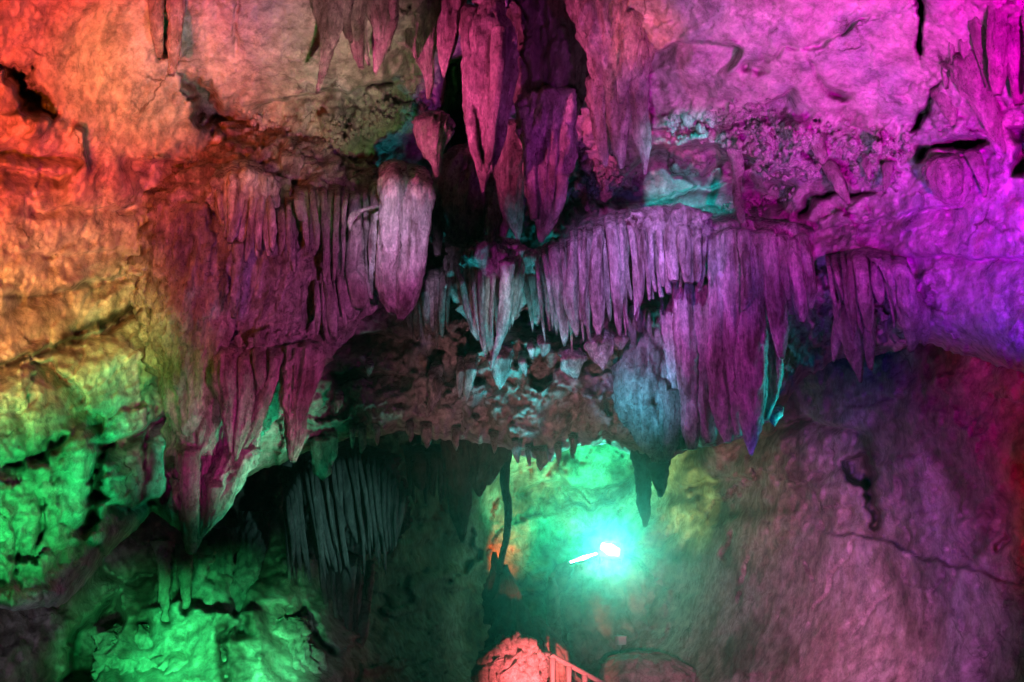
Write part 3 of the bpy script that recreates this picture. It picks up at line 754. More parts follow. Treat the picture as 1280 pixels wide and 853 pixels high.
hang('stalactite', 'small pointed pink cone stalactite hanging left of the dark hollow', 'stalactite',
     [('shaft', None, [(541, 140, 40, 10.4), (541, 165, 34, 10.1), (541, 185, 22, 10.0), (544, 205, 10, 10.0), (545, 223, 3, 10.0)], T(flat=.7, famp=.3, rough=.2, knob=.12, relief=.25)), ('drip', None, [(528, 150, 18, 10.2), (530, 180, 12, 10.0), (532, 198, 3, 10.0)], T(rough=.15))])
hang('stalactite', 'purple fluted stalactite mass behind the tip of the spear shaped one', 'stalactite',
     [('shaft', None, [(590, 180, 60, 11.4), (584, 230, 48, 10.9), (580, 270, 40, 10.7), (578, 300, 33, 10.8), (574, 330, 22, 11.0)], T(flat=.6, famp=.24, rough=.1, flutes=3)),
      ('fold', None, [(610, 215, 21, 10.9), (614, 260, 18, 10.7), (618, 290, 12, 10.7), (618, 312, 3, 10.8)], T(flat=.7, famp=.2)),
      ('fold', None, [(554, 200, 26, 11.2), (552, 240, 21, 10.9), (548, 280, 16, 10.9), (545, 320, 6, 11.0)], T(flat=.7, famp=.2))])
hang('stalactite', 'reddish slim stalactite between the spear and the broad purple tongue', 'stalactite',
     [('shaft', None, [(640, 150, 34, 10.9), (638, 210, 28, 10.6), (640, 255, 24, 10.5), (645, 280, 14, 10.5), (649, 302, 3, 10.5)], T(flat=.7, famp=.24, rough=.1))])
hang('stalactite', 'small teal tinted stalactite under the reddish slim one', 'stalactite',
     [('shaft', 'calcite', [(618, 250, 18, 10.8), (616, 280, 14, 10.6), (614, 300, 8, 10.6), (611, 322, 3, 10.6)], T(flat=.7, rough=.12)),
      ('drip', 'calcite', [(632, 262, 14, 10.8), (630, 285, 10, 10.6), (627, 308, 3, 10.6)], T(flat=.7, rough=.12))])

# left flowstone mass
q = thing('flowstone', 'huge dull red flowstone mass tapering to a ragged point before the left wall', 'flowstone', P(300, 240, 10.0))
for nm, pts, kw in (
        ('block', [(330, 150, 120, 11.4), (322, 205, 190, 10.9), (318, 235, 232, 10.4), (314, 300, 232, 10.1), (308, 370, 222, 10.0), (303, 420, 206, 10.0), (292, 470, 160, 10.0), (275, 520, 108, 9.9), (262, 570, 74, 9.8), (250, 620, 48, 9.7), (243, 660, 28, 9.7), (239, 692, 5, 9.7)],
         T(flat=.36, famp=.14, rough=.08, flutes=5.5, knob=.10, step=2.2, seg=190, wob=.02, relief=.2)),
        ('shoulder', [(420, 190, 100, 11.2), (424, 235, 120, 10.7), (420, 290, 128, 10.3), (410, 350, 118, 10.1), (398, 400, 84, 10.1), (388, 440, 50, 10.2), (380, 470, 20, 10.3)],
         T(flat=.5, famp=.2, rough=.1, flutes=4, knob=.08)),
        ('slab', [(232, 236, 60, 10.0), (232, 300, 72, 9.7), (238, 380, 76, 9.6), (246, 450, 66, 9.6), (250, 520, 54, 9.6), (244, 570, 36, 9.65)], T(flat=.5, famp=.12, rough=.10, flutes=3.5, knob=.08, relief=.2)),
        ('brow', [(356, 396, 60, 10.3), (352, 416, 110, 9.95), (350, 434, 120, 9.85), (350, 452, 90, 10.0), (350, 470, 40, 10.4)], T(flat=.5, famp=.3, rough=.12, knob=.14, seg=110, flutes=4))):
    body(nm, 'flow', pts, q, **kw)
for i, pts in enumerate([
        [(286, 425, 30, 9.80), (282, 450, 24, 9.45), (279, 480, 26, 9.40), (286, 510, 18, 9.40), (289, 540, 12, 9.40), (288, 566, 3, 9.45)],
        [(306, 425, 26, 9.80), (305, 460, 20, 9.45), (307, 500, 18, 9.40), (300, 540, 16, 9.40), (296, 575, 4, 9.45)],
        [(326, 425, 26, 9.80), (325, 455, 16, 9.45), (326, 480, 12, 9.45), (322, 500, 4, 9.45)],
        [(342, 425, 26, 9.80), (345, 450, 16, 9.45), (342, 470, 13, 9.45), (330, 500, 16, 9.45), (318, 530, 18, 9.45), (306, 560, 6, 9.45)],
        [(357, 425, 20, 9.80), (352, 445, 12, 9.50), (347, 470, 8, 9.50), (344, 484, 3, 9.50)],
        [(378, 420, 54, 9.75), (378, 455, 50, 9.55), (374, 485, 38, 9.45), (370, 515, 25, 9.45), (369, 545, 22, 9.45), (367, 565, 14, 9.45), (367, 577, 5, 9.45)],
        [(266, 580, 26, 9.85), (268, 610, 18, 9.35), (266, 630, 12, 9.35), (264, 640, 4, 9.35)],
        [(222, 595, 14, 9.65), (220, 620, 10, 9.40), (224, 638, 4, 9.40)],
        [(236, 540, 26, 9.95), (236, 565, 26, 9.45), (238, 600, 22, 9.35), (240, 640, 18, 9.35), (240, 684, 5, 9.40)],
        [(302, 545, 44, 10.05), (298, 565, 42, 9.75), (290, 590, 36, 9.65), (278, 625, 26, 9.60), (262, 655, 16, 9.55), (252, 672, 4, 9.55)]]):
    body('tooth', 'flow', pts, q, flat=.7, famp=.22, rough=.09, wob=.1)
# fluted shell on its face
drapery('drapery', 'fan shaped orange shell of fine flutes on the face of the red flowstone mass', [(270, 232), (280, 216), (302, 210), (324, 216), (338, 240)], [(278, 268), (290, 318), (300, 330), (318, 322), (344, 318)], 15, (9.42, 9.45), wk=2.0, mat='calcite', seed=11, jit=.14, dz=.05, tip=.4, flutes=1.8, famp=.18, part='flute',
        root=[[(304, 208, 44, 9.75), (304, 226, 66, 9.5), (304, 256, 66, 9.6), (304, 285, 40, 9.9)]])
hang('stalactite', 'thin straw like stalactite hanging below the fan shaped shell', 'stalactite', [('shaft', None, [(298, 300, 16, 9.4), (296, 330, 10, 9.3), (294, 352, 9, 9.3), (292, 375, 12, 9.3), (292, 398, 6, 9.35)], T(flat=.9, rough=.14))])
hang('stalactite', 'short stubby pink stalactite right of the fan shaped shell', 'stalactite', [('shaft', None, [(368, 180, 26, 10.8), (366, 200, 26, 10.3), (362, 222, 16, 10.1), (358, 245, 5, 10.1)], T(flat=.8, rough=.12))])
drapery('drapery', 'row of thin red flutes across the shoulder of the red flowstone mass', [(346, 262), (380, 236), (420, 240), (448, 246)], [(346, 330), (380, 330), (412, 350), (444, 360)], 14, (9.55, 9.65), wk=1.2, mat='flow', seed=5, jit=.3, dz=.08, tip=.3, part='flute')
drapery('drapery', 'pale veined flutes low on the right shoulder of the red flowstone mass', [(392, 350), (426, 330), (452, 320)], [(392, 420), (414, 425), (440, 402), (470, 380)], 10, (9.6, 9.75), wk=1.25, mat='flow', seed=6, jit=.15, dz=.06, tip=.35, part='flute')
drapery('drapery', 'ragged pink drapery strips left of the white striped tongue', [(430, 245), (452, 238), (476, 236)], [(436, 380), (452, 388), (476, 374)], 8, (10.0, 9.9), wk=1.5, mat='flow', seed=8, jit=.16, dz=.1, tip=.4)
# white striped tongue
hang('drapery', 'big lilac tongue shaped drapery with a bright white stripe, right of the red flowstone mass', 'drapery',
     [('fold', None, [(492, 200, 30, 10.3), (492, 222, 30, 9.8), (490, 255, 27, 9.6), (484, 310, 24, 9.55), (483, 350, 24, 9.6), (486, 376, 20, 9.6), (492, 392, 8, 9.6)], T(flat=.75, famp=.14, flutes=1.6)),
      ('fold', None, [(512, 205, 38, 10.3), (516, 235, 42, 9.8), (519, 275, 34, 9.65), (515, 320, 32, 9.6), (508, 360, 30, 9.6), (502, 388, 22, 9.6), (499, 400, 6, 9.6)], T(flat=.55, famp=.16, flutes=2.2)),
      ('fold', None, [(474, 225, 20, 10.2), (472, 270, 16, 9.8), (468, 310, 14, 9.7), (466, 350, 10, 9.75), (464, 370, 4, 9.8)], T(flat=.8)),
      ('fold', None, [(526, 240, 16, 9.95), (531, 290, 12, 9.8), (524, 340, 12, 9.75), (514, 375, 8, 9.7), (505, 396, 4, 9.7)], T(flat=.9, famp=.1))], mat='calcite')
hang('stalactite', 'small pale horn shaped spur left of the white striped tongue', 'stalactite', [('shaft', 'calcite', [(474, 258, 10, 9.7), (458, 262, 9, 9.6), (443, 268, 10, 9.55), (437, 278, 7, 9.55), (437, 288, 3, 9.55)], T(flat=.9, rough=.1))])

# centre row of draperies
drapery('drapery', 'dark reddish fringe of thin folds behind the lilac tongue', [(508, 356), (540, 348), (566, 340)], [(512, 424), (540, 430), (562, 446)], 11, (10.9, 10.8), wk=1.4, mat='flow', seed=12, jit=.2, tip=.25)
drapery('drapery', 'purple drapery closing to one sharp point with a pale stripe, before the fringe', [(566, 332), (590, 322), (620, 318), (656, 322)], [(588, 406), (604, 440), (612, 464), (620, 440), (648, 398)], 12, (10.5, 10.4), wk=1.75, seed=14, jit=.05, dz=.12, tip=.2,
        root=[[(612, 296, 60, 11.0), (612, 322, 92, 10.6), (612, 360, 84, 10.75), (612, 420, 30, 10.9)]])
body('fold', 'calcite', [(634, 322, 18, 10.2), (633, 360, 14, 10.15), (630, 400, 12, 10.2), (622, 430, 8, 10.25), (614, 462, 3, 10.3)], bpy.data.objects['drapery.006'] if 'drapery.006' in bpy.data.objects else None)
drapery('drapery', 'purple drapery with long ragged teeth, second in the central row', [(650, 330), (690, 312), (722, 304)], [(662, 412), (686, 430), (708, 446), (722, 420)], 11, (10.6, 10.4), wk=1.55, seed=15, jit=.10, dz=.1, tip=.22)
drapery('drapery', 'narrow drapery of pale blue and violet stripes, third in the central row', [(714, 298), (732, 292), (752, 288)], [(716, 414), (738, 424), (752, 416)], 7, (10.3, 10.2), wk=1.5, seed=16, jit=.10, dz=.1, tip=.3)
drapery('drapery', 'purple drapery with a bright straight right edge, left of the white scalloped one', [(746, 286), (775, 274), (804, 272)], [(752, 400), (772, 408), (790, 418), (800, 388)], 9, (10.2, 10.0), wk=1.6, seed=17, jit=.14, dz=.12, tip=.22)
drapery('drapery', 'white scalloped drapery with a slanting lower edge, brightest of the central row', [(800, 274), (830, 268), (866, 284), (880, 292)], [(812, 376), (838, 364), (862, 352), (877, 366)], 14, (9.9, 9.75), wk=1.75, seed=18, jit=.05, dz=.10, tip=.55, flutes=1.3,
        root=[[(836, 256, 50, 10.4), (838, 270, 80, 9.95), (840, 300, 74, 10.1), (840, 350, 40, 10.4)]])
# big curtain
hang('drapery', 'largest purple curtain of long tongues ending in a sharp point above the inner chamber', 'drapery',
     [('fold', None, [(852, 340, 24, 10.4), (854, 400, 24, 10.2), (858, 450, 24, 10.1), (862, 500, 22, 10.1), (864, 535, 24, 10.1), (866, 562, 10, 10.1)], T(relief=.05, rib=.06, ribw=9, flat=.7)),
      ('fold', None, [(838, 352, 22, 10.6), (838, 400, 28, 10.45), (846, 460, 26, 10.4), (852, 520, 24, 10.4), (854, 562, 12, 10.4)], T(relief=.05, rib=.06, ribw=9, flat=.7)),
      ('fold', None, [(878, 348, 28, 10.4), (877, 400, 26, 10.2), (879, 460, 24, 10.15), (882, 510, 26, 10.1), (886, 545, 22, 10.1), (888, 554, 8, 10.1)], T(relief=.05, rib=.06, ribw=9, flat=.7)),
      ('fold', None, [(898, 285, 28, 10.2), (896, 340, 24, 10.0), (898, 400, 22, 9.95), (899, 460, 26, 9.95), (902, 510, 26, 9.95), (908, 540, 20, 9.95), (910, 553, 6, 9.95)], T(relief=.05, rib=.06, ribw=9, flat=.75)),
      ('fold', None, [(916, 282, 26, 10.1), (914, 330, 24, 9.95), (916, 390, 20, 9.9), (916, 450, 22, 9.9), (919, 510, 18, 9.9), (924, 545, 8, 9.9)], T(relief=.05, rib=.06, ribw=9, flat=.8)),
      ('fold', None, [(934, 285, 28, 10.0), (938, 330, 26, 9.8), (940, 390, 30, 9.75), (940, 440, 34, 9.75), (938, 490, 38, 9.75), (938, 530, 26, 9.75), (938, 553, 14, 9.75), (937, 569, 3, 9.75)], T(relief=.05, rib=.06, ribw=9, flat=.5, flutes=2)),
      ('fold', None, [(928, 285, 14, 9.9), (934, 330, 14, 9.7), (936, 370, 12, 9.65), (930, 388, 4, 9.7)], T(relief=.05, rib=.06, ribw=9, flat=.9)),
      ('fold', None, [(956, 285, 24, 10.0), (962, 330, 24, 9.8), (970, 380, 24, 9.7), (975, 415, 22, 9.7), (977, 440, 12, 9.7), (977, 448, 4, 9.7)], T(relief=.05, rib=.06, ribw=9, flat=.7)),
      ('fold', None, [(966, 400, 16, 9.9), (968, 440, 20, 9.85), (970, 470, 16, 9.85), (966, 500, 12, 9.85), (958, 525, 5, 9.9)], T(relief=.05, rib=.06, ribw=9, flat=.7)),
      ('fold', None, [(974, 290, 22, 10.1), (980, 330, 20, 9.9), (986, 370, 16, 9.85), (990, 395, 8, 9.9)], T(relief=.05, rib=.06, ribw=9, flat=.7)),
      ('fold', None, [(984, 296, 20, 10.1), (992, 330, 20, 9.85), (998, 365, 19, 9.8), (1001, 392, 16, 9.8), (1001, 404, 7, 9.8)], T(relief=.05, rib=.06, ribw=9, flat=.75)),
      ('fold', None, [(1000, 290, 16, 10.2), (1008, 330, 16, 10.0), (1014, 365, 13, 9.95), (1014, 386, 5, 10.0)], T(relief=.05, rib=.06, ribw=9, flat=.75)),
      ('root', None, [(900, 268, 90, 10.9), (920, 286, 160, 10.5), (930, 310, 150, 10.4), (935, 350, 120, 10.5)], T(relief=.05, rib=.06, ribw=9, flat=.3, famp=.1, rough=.1, flutes=4))], mat='calcite')
hang('flowstone', 'rough teal tinted flowstone apron between the white scalloped drapery and the long curtain', 'flowstone',
     [('apron', None, [(806, 380, 34, 11.0), (808, 420, 44, 10.8), (806, 460, 62, 10.6), (812, 500, 66, 10.5), (822, 535, 56, 10.5), (826, 560, 40, 10.5), (826, 578, 14, 10.6)], T(flat=.5, famp=.14, rough=.16, flutes=3, knob=.14)),
      ('tooth', None, [(838, 480, 22, 10.4), (842, 520, 22, 10.25), (838, 555, 16, 10.2), (834, 576, 4, 10.2)], T(flat=.7, rough=.14, knob=.1))])
# right cluster
drapery('drapery', 'dim violet cluster of small pointed folds under the right hand wall', [(1034, 330), (1080, 318), (1130, 330)], [(1048, 400), (1074, 430), (1100, 410), (1150, 392)], 17, (9.9, 9.3), wk=1.6, mat='flow', seed=21, jit=.4, dz=.15, tip=.2)
hang('stalactite', 'forked violet stalactite lowest in the dim cluster under the right hand wall', 'stalactite',
     [('shaft', None, [(1058, 370, 26, 10.0), (1060, 410, 22, 9.8), (1068, 440, 18, 9.75), (1076, 478, 3, 9.75)], T(flat=.7)), ('fork', None, [(1082, 390, 22, 9.9), (1084, 430, 16, 9.75), (1088, 462, 4, 9.75)], T(flat=.7)),
      ('fork', None, [(1050, 390, 14, 9.9), (1046, 430, 12, 9.9), (1042, 452, 3, 9.9)], T(flat=.7))])
hang('stalactite', 'stubby violet stalactite at the outer end of the dim cluster', 'stalactite',
     [('shaft', None, [(1128, 360, 32, 9.5), (1138, 390, 28, 9.3), (1142, 415, 18, 9.3), (1139, 440, 5, 9.3)], T(flat=.7)), ('drip', None, [(1152, 380, 20, 9.4), (1154, 415, 14, 9.3), (1156, 432, 4, 9.3)], T(flat=.7))])

# pendants under the pink ceiling
for lab, pts, mt in (
        ('thin pink pendant crossing the teal recess and reaching the curtain below', [(904, 150, 16, 10.2), (916, 180, 15, 10.4), (924, 210, 11, 10.5), (922, 235, 9, 10.6), (926, 268, 10, 10.3), (932, 290, 5, 10.1)], 'flow'),
        ('stout pink pendant at the middle of the knobbly band', [(1018, 150, 20, 9.8), (1022, 175, 17, 9.5), (1027, 195, 14, 9.5), (1028, 206, 4, 9.5)], 'flow'),
        ('long pink pendant slanting over the dark slot', [(1034, 200, 17, 9.9), (1046, 225, 14, 9.7), (1055, 242, 11, 9.7), (1061, 256, 4, 9.7)], 'flow'),
        ('pink pendant hanging right of the long slanting one', [(1080, 180, 12, 9.8), (1083, 205, 10, 9.6), (1086, 226, 4, 9.6)], 'flow'),
        ('short pink pendant nearest the tall dark crack', [(1112, 200, 12, 9.4), (1108, 225, 9, 9.3), (1106, 242, 4, 9.3)], 'flow'),
        ('curved pink pendant over the right hand black slot', [(1210, 60, 60, 8.0), (1216, 100, 40, 7.9), (1228, 130, 26, 7.9), (1244, 160, 17, 7.9), (1256, 180, 9, 7.9), (1258, 192, 3, 7.9)], 'flow'),
        ('small pink pendant beside the tall dark crack', [(1176, 105, 26, 8.6), (1182, 125, 22, 8.4), (1190, 145, 13, 8.4), (1194, 158, 4, 8.4)], 'flow'),
        ('little pink drip below the right hand black slot', [(1214, 186, 16, 8.4), (1222, 210, 14, 8.2), (1230, 230, 10, 8.2), (1232, 246, 4, 8.2)], 'flow')):
    hang('stalactite', lab, 'stalactite', [('shaft', mt, pts, T(flat=.8, famp=.16, rough=.12, wob=.15))], 'pendants under the pink ceiling')
drapery('drapery', 'hot pink drapery of coarse folds at the top edge, right of the narrow dark cleft', [(1160, -60), (1220, -60), (1300, -60)], [(1168, 96), (1200, 104), (1240, 120), (1290, 112)], 11, (8.3, 7.0), wk=1.7, mat='flow', seed=23, jit=.25, dz=.10, tip=.25, flutes=2.2, famp=.22)
hang('flowstone', 'pale pink melted lump under the right hand black slot', 'flowstone', [('lump', None, [(1190, 186, 44, 8.9), (1186, 210, 48, 8.5), (1188, 240, 34, 8.4), (1196, 262, 10, 8.5)], T(flat=.5, famp=.2, rough=.12, knob=.1))])
hang('stalactite', 'thin dark violet rib hanging from the top edge beside the orange wall', 'stalactite', [('shaft', None, [(196, -60, 18, 8.9), (195, 0, 16, 8.7), (197, 40, 14, 8.7), (200, 74, 5, 8.8)], T(flat=.8, rough=.12))])
hang('stalactite', 'broad dull pink rib on the edge of the grey panel, above the black cavity', 'stalactite', [('shaft', None, [(222, -60, 22, 8.9), (221, 0, 20, 8.7), (218, 60, 16, 8.7), (214, 95, 7, 8.8)], T(flat=.8, rough=.12))])

# small stalactites along the edge of the arch: first the ones that catch teal light
lip_y = lambda x: float(np.interp(x, LIP[:, 0], LIP[:, 1]))
for lab, x, y0, y1, wd, lean in (
        ('pale teal leaf shaped stalactite below the sharp pointed purple drapery', 626, 434, 486, 26, -3),
        ('slim pale teal twin stalactite, the longer of two below the dark reddish fringe', 590, 446, 502, 14, -8),
        ('slim pale teal twin stalactite, the shorter of two below the dark reddish fringe', 577, 452, 496, 11, -2),
        ('crooked pale teal stalactite left of the slim twins', 546, 460, 520, 18, -12),
        ('broken teal stub below the long ragged teeth of the second drapery', 652, 446, 470, 10, 5),
        ('bright teal stub under the narrow striped drapery', 680, 424, 446, 13, 1),
        ('bright teal knob left of the narrow striped drapery', 664, 430, 448, 9, 2),
        ('pale bushy teal stub at the foot of the second drapery', 712, 440, 474, 26, 4),
        ('wide teal stub at the foot of the narrow striped drapery', 750, 418, 462, 30, 3),
        ('teal hook at the foot of the drapery with the straight edge', 779, 418, 438, 16, -6),
        ('little teal tooth alone on the dark shelf left of the crooked one', 462, 454, 470, 9, -1),
        ('tiny teal hook at the outer edge of the dark shelf', 424, 494, 516, 9, -3),
        ('teal stump at the lower right tip of the long curtain', 968, 512, 532, 18, 0)):
    d = float(shell_depth(np.array([x]), np.array([y0]), True)[0])
    d = min(d, 10.75) - .25
    L = y1 - y0
    hang('stalactite', lab, 'stalactite', [('shaft', 'calcite', [(x, y0 - 8, wd * .9, d + .35), (x + lean * .2, y0 + L * .3, wd, d), (x + lean * .6, y0 + L * .65, wd * .7, d), (x + lean, y1, 2.5, d)], T(flat=.8, famp=.22, rough=.18, wob=.2, knob=.08))], 'small teal stalactites on the arch')
EDGE = [('magenta drip hanging from the left part of the arch edge, longest there', 533, 560, 13), ('tiny pink drip on the arch edge left of the longest magenta one', 512, 552, 8), ('pink nub on the arch edge close to the lilac curtain of the left hollow', 470, 556, 8),
        ('blunt pale violet drip above the orange patch', 645, 578, 10), ('pale violet drip right of the blunt one on the arch edge', 676, 588, 14), ('short violet drip beside the bright green rim', 716, 573, 9), ('small mauve drip between the two hanging dark green bodies', 570, 562, 10),
        ('mauve drip over the tall dark stalactite tip', 618, 566, 9), ('yellow tinged drip right of the thin hanging rod', 660, 582, 7), ('short mauve nub left of the bright green rim', 697, 580, 7), ('green edged pendant at the left end of the arch', 401, 600, 24), ('narrow green pendant next to the red flowstone tooth', 414, 582, 12),
        ('tiny green drip above the fluted green curtain', 440, 560, 7), ('stubby greenish drip above the fluted green curtain', 452, 566, 9)]
for lab, x, y1, wd in EDGE:
    y0 = lip_y(x) - 14; d = float(shell_depth(np.array([x]), np.array([y0]), True)[0]) + .1
    hang('stalactite', lab, 'stalactite', [('shaft', 'flow', [(x, y0 - 6, wd * 1.2, d + .2), (x, y0 + 6, wd, d), (x + 1, y1 - 8, wd * .75, d), (x + 1, y1, 2.5, d)], T(flat=.8, rough=.15, wob=.2))], 'drips along the edge of the arch')
# silhouettes in front of the lit chamber, their shade put into a dark material
hang('stalactite', 'dark knobbly stalactite standing out against the green glow', 'stalactite', [('shaft', 'mud_shade', [(800, 540, 30, 11.6), (803, 575, 22, 11.5), (806, 600, 15, 11.5), (805, 625, 15, 11.5), (808, 645, 9, 11.5), (807, 658, 4, 11.5)], T(flat=.8, rough=.2, knob=.15))])
hang('stalactite', 'short dark pointed stalactite against the green glow, under the teal apron', 'stalactite', [('shaft', 'mud_shade', [(822, 555, 24, 11.3), (823, 585, 21, 11.2), (825, 603, 14, 11.2), (825, 621, 4, 11.2)], T(flat=.8, rough=.15))])

# ------------------------------------------------------------------ inner chamber
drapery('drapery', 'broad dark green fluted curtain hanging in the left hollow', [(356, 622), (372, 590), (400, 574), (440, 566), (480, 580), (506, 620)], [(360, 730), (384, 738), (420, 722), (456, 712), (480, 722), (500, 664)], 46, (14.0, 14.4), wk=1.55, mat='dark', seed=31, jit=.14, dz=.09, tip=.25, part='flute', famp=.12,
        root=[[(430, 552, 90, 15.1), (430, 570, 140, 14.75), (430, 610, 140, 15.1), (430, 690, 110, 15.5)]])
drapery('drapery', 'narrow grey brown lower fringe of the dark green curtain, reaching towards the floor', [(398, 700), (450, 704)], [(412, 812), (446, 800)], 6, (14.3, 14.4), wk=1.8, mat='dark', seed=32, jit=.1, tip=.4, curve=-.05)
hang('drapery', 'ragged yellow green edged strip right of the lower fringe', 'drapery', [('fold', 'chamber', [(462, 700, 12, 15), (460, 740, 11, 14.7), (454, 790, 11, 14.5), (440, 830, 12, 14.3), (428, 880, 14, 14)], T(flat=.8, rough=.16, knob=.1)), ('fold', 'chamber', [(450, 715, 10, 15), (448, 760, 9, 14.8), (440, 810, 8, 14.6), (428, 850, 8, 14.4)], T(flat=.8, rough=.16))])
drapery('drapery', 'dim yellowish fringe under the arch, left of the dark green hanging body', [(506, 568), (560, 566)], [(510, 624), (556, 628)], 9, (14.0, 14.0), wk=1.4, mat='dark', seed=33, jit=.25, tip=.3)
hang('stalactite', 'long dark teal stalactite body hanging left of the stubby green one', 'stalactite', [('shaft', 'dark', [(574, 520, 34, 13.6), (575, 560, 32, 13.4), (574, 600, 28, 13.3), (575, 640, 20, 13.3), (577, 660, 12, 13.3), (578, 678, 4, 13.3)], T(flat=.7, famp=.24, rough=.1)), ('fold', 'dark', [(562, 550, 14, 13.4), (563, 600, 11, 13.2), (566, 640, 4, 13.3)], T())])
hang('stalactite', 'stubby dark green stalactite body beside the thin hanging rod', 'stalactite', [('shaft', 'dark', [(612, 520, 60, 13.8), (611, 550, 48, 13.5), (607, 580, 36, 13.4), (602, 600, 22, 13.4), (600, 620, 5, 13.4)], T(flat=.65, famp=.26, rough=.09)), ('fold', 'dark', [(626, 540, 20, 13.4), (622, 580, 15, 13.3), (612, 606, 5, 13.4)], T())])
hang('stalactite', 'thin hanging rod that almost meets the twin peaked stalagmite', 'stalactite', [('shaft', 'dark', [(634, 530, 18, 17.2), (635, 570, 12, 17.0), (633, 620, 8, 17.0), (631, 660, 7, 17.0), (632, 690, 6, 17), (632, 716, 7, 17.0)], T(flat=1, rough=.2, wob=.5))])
q = hang('stalagmite', 'dark twin peaked stalagmite under the thin hanging rod', 'stalagmite', [('peak', 'mud_shade', [(618, 690, 4, 17.6), (619, 715, 14, 17.5), (621, 740, 22, 17.4), (624, 780, 32, 17.4)], T(dome=False, flat=.8, rough=.14)), ('peak', 'mud_shade', [(632, 706, 6, 17.0), (634, 722, 12, 17.0), (637, 745, 24, 17.0), (640, 775, 40, 17.0), (643, 815, 58, 17.0), (645, 880, 80, 17.1)], T(dome=False, flat=.8, rough=.14, famp=.16, flutes=2.6))])  # near-black material paints in shade, against spill from the mound lamp
hang('flowstone', 'fluted brown flowstone foot right of the twin peaked stalagmite', 'flowstone', [('foot', 'chamber', [(664, 770, 12, 17.5), (672, 790, 26, 17.3), (682, 810, 42, 17.2), (690, 880, 60, 17)], T(dome=False, flat=.8, rough=.1, famp=.24, flutes=3))])
hang('flowstone', 'rounded fluted mound under the shining green floodlight', 'flowstone', [('mound', 'chamber', [(765, 692, 20, 23.9), (764, 697, 70, 23.8), (762, 707, 112, 23.7), (762, 725, 132, 23.6), (764, 760, 138, 23.4), (770, 800, 150, 23.4), (775, 880, 170, 23.4)], T(flat=.6, famp=.16, rough=.08, flutes=5, seg=110, dome=False, relief=.2))])
hang('boulder', 'rounded pinkish brown boulder at the bottom edge, right of the railing', 'boulder', [('stone', 'chamber', [(798, 815, 30, 19.5), (800, 822, 80, 19.2), (806, 840, 110, 19.0), (810, 900, 130, 19.0)], T(dome=False, flat=.6, famp=.08, rough=.08))])
hang('stalagmite', 'orange lit small stalagmite left of the fluted mound', 'stalagmite', [('shaft', 'chamber', [(690, 722, 6, 22.5), (691, 735, 11, 22.5), (692, 755, 12, 22.5), (693, 800, 16, 22.5)], T(dome=False, flat=.9, rough=.12))])

for lab, pts, mt in (
        ('slim green lit column, left of a close pair in the left hollow', [(203, 676, 22, 13.0), (205, 705, 13, 12.7), (204, 745, 11, 12.6), (206, 785, 16, 12.5), (208, 815, 24, 12.5)], 'chamber'),
        ('slim green lit column, right of a close pair in the left hollow', [(230, 680, 20, 13.2), (231, 710, 12, 12.9), (233, 750, 10, 12.8), (232, 780, 16, 12.7), (230, 800, 22, 12.7)], 'chamber'),
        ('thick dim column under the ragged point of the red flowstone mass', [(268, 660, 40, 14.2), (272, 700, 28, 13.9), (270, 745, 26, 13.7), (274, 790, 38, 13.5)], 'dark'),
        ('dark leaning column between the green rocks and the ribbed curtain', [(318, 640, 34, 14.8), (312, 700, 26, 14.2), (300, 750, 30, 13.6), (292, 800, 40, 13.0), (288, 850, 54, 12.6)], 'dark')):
    hang('column', lab, 'column', [('shaft', mt, pts, T(flat=.8, rough=.14, famp=.24, knob=.12, dome=False))], 'columns in the left hollow')
for lab, pts in (
        ('craggy green lit boulder low in the left hollow, under the close pair of columns', [(170, 782, 30, 12.7), (172, 795, 64, 12.4), (176, 815, 88, 12.2), (180, 860, 100, 12.0)]),
        ('craggy green lit boulder at the foot of the dark leaning column', [(352, 772, 24, 13.0), (350, 786, 54, 12.8), (346, 812, 76, 12.5), (344, 870, 90, 12.3)]),
        ('low green lit boulder between the two craggy ones at the bottom edge', [(262, 806, 40, 12.4), (262, 820, 90, 12.1), (262, 870, 120, 11.8)])):
    hang('boulder', lab, 'boulder', [('stone', 'chamber', pts, T(flat=.6, famp=.2, rough=.2, knob=.12, dome=False, relief=.3, ribw=14))], 'boulders in the left hollow')

# pink lit mound with the crusty cap, and the railing of the walkway
q = hang('rock_mound', 'pink lit rock mound with a crusty cap where the walkway railing starts', 'rock mound', [('base', 'popcorn', [(646, 803, 12, 16.0), (644, 808, 40, 16.0), (641, 816, 64, 16.0), (638, 835, 76, 15.9), (636, 900, 84, 15.9)], T(flat=.8, famp=.22, rough=.22, flutes=4, knob=.16, relief=.3, dome=False, seg=70, step=1.6))])
rnd = random.Random(4)


def lumps(spots, seg=7):
    Vs, Fs = [], []; n0 = 0
    th = np.linspace(0, 2 * np.pi, seg, endpoint=False); ph = np.linspace(-1.35, 1.35, 5)
    for (p, r) in spots:
        jit_ = 1 + .35 * np.random.RandomState(int(abs(p[0] * 971 + p[2] * 313 + p[1] * 77)) % 99991).normal(size=(5, seg)).clip(-1, 1)
        v = np.stack([np.cos(ph)[:, None] * np.cos(th)[None], np.cos(ph)[:, None] * np.sin(th)[None], np.sin(ph)[:, None] * np.ones(seg)[None]], -1) * (r * jit_)[..., None] + p
        Vs.append(v.reshape(-1, 3)); Fs.append(gridfaces(5, seg, True) + n0); n0 += 5 * seg
        f = []
    return np.vstack(Vs), np.vstack(Fs)


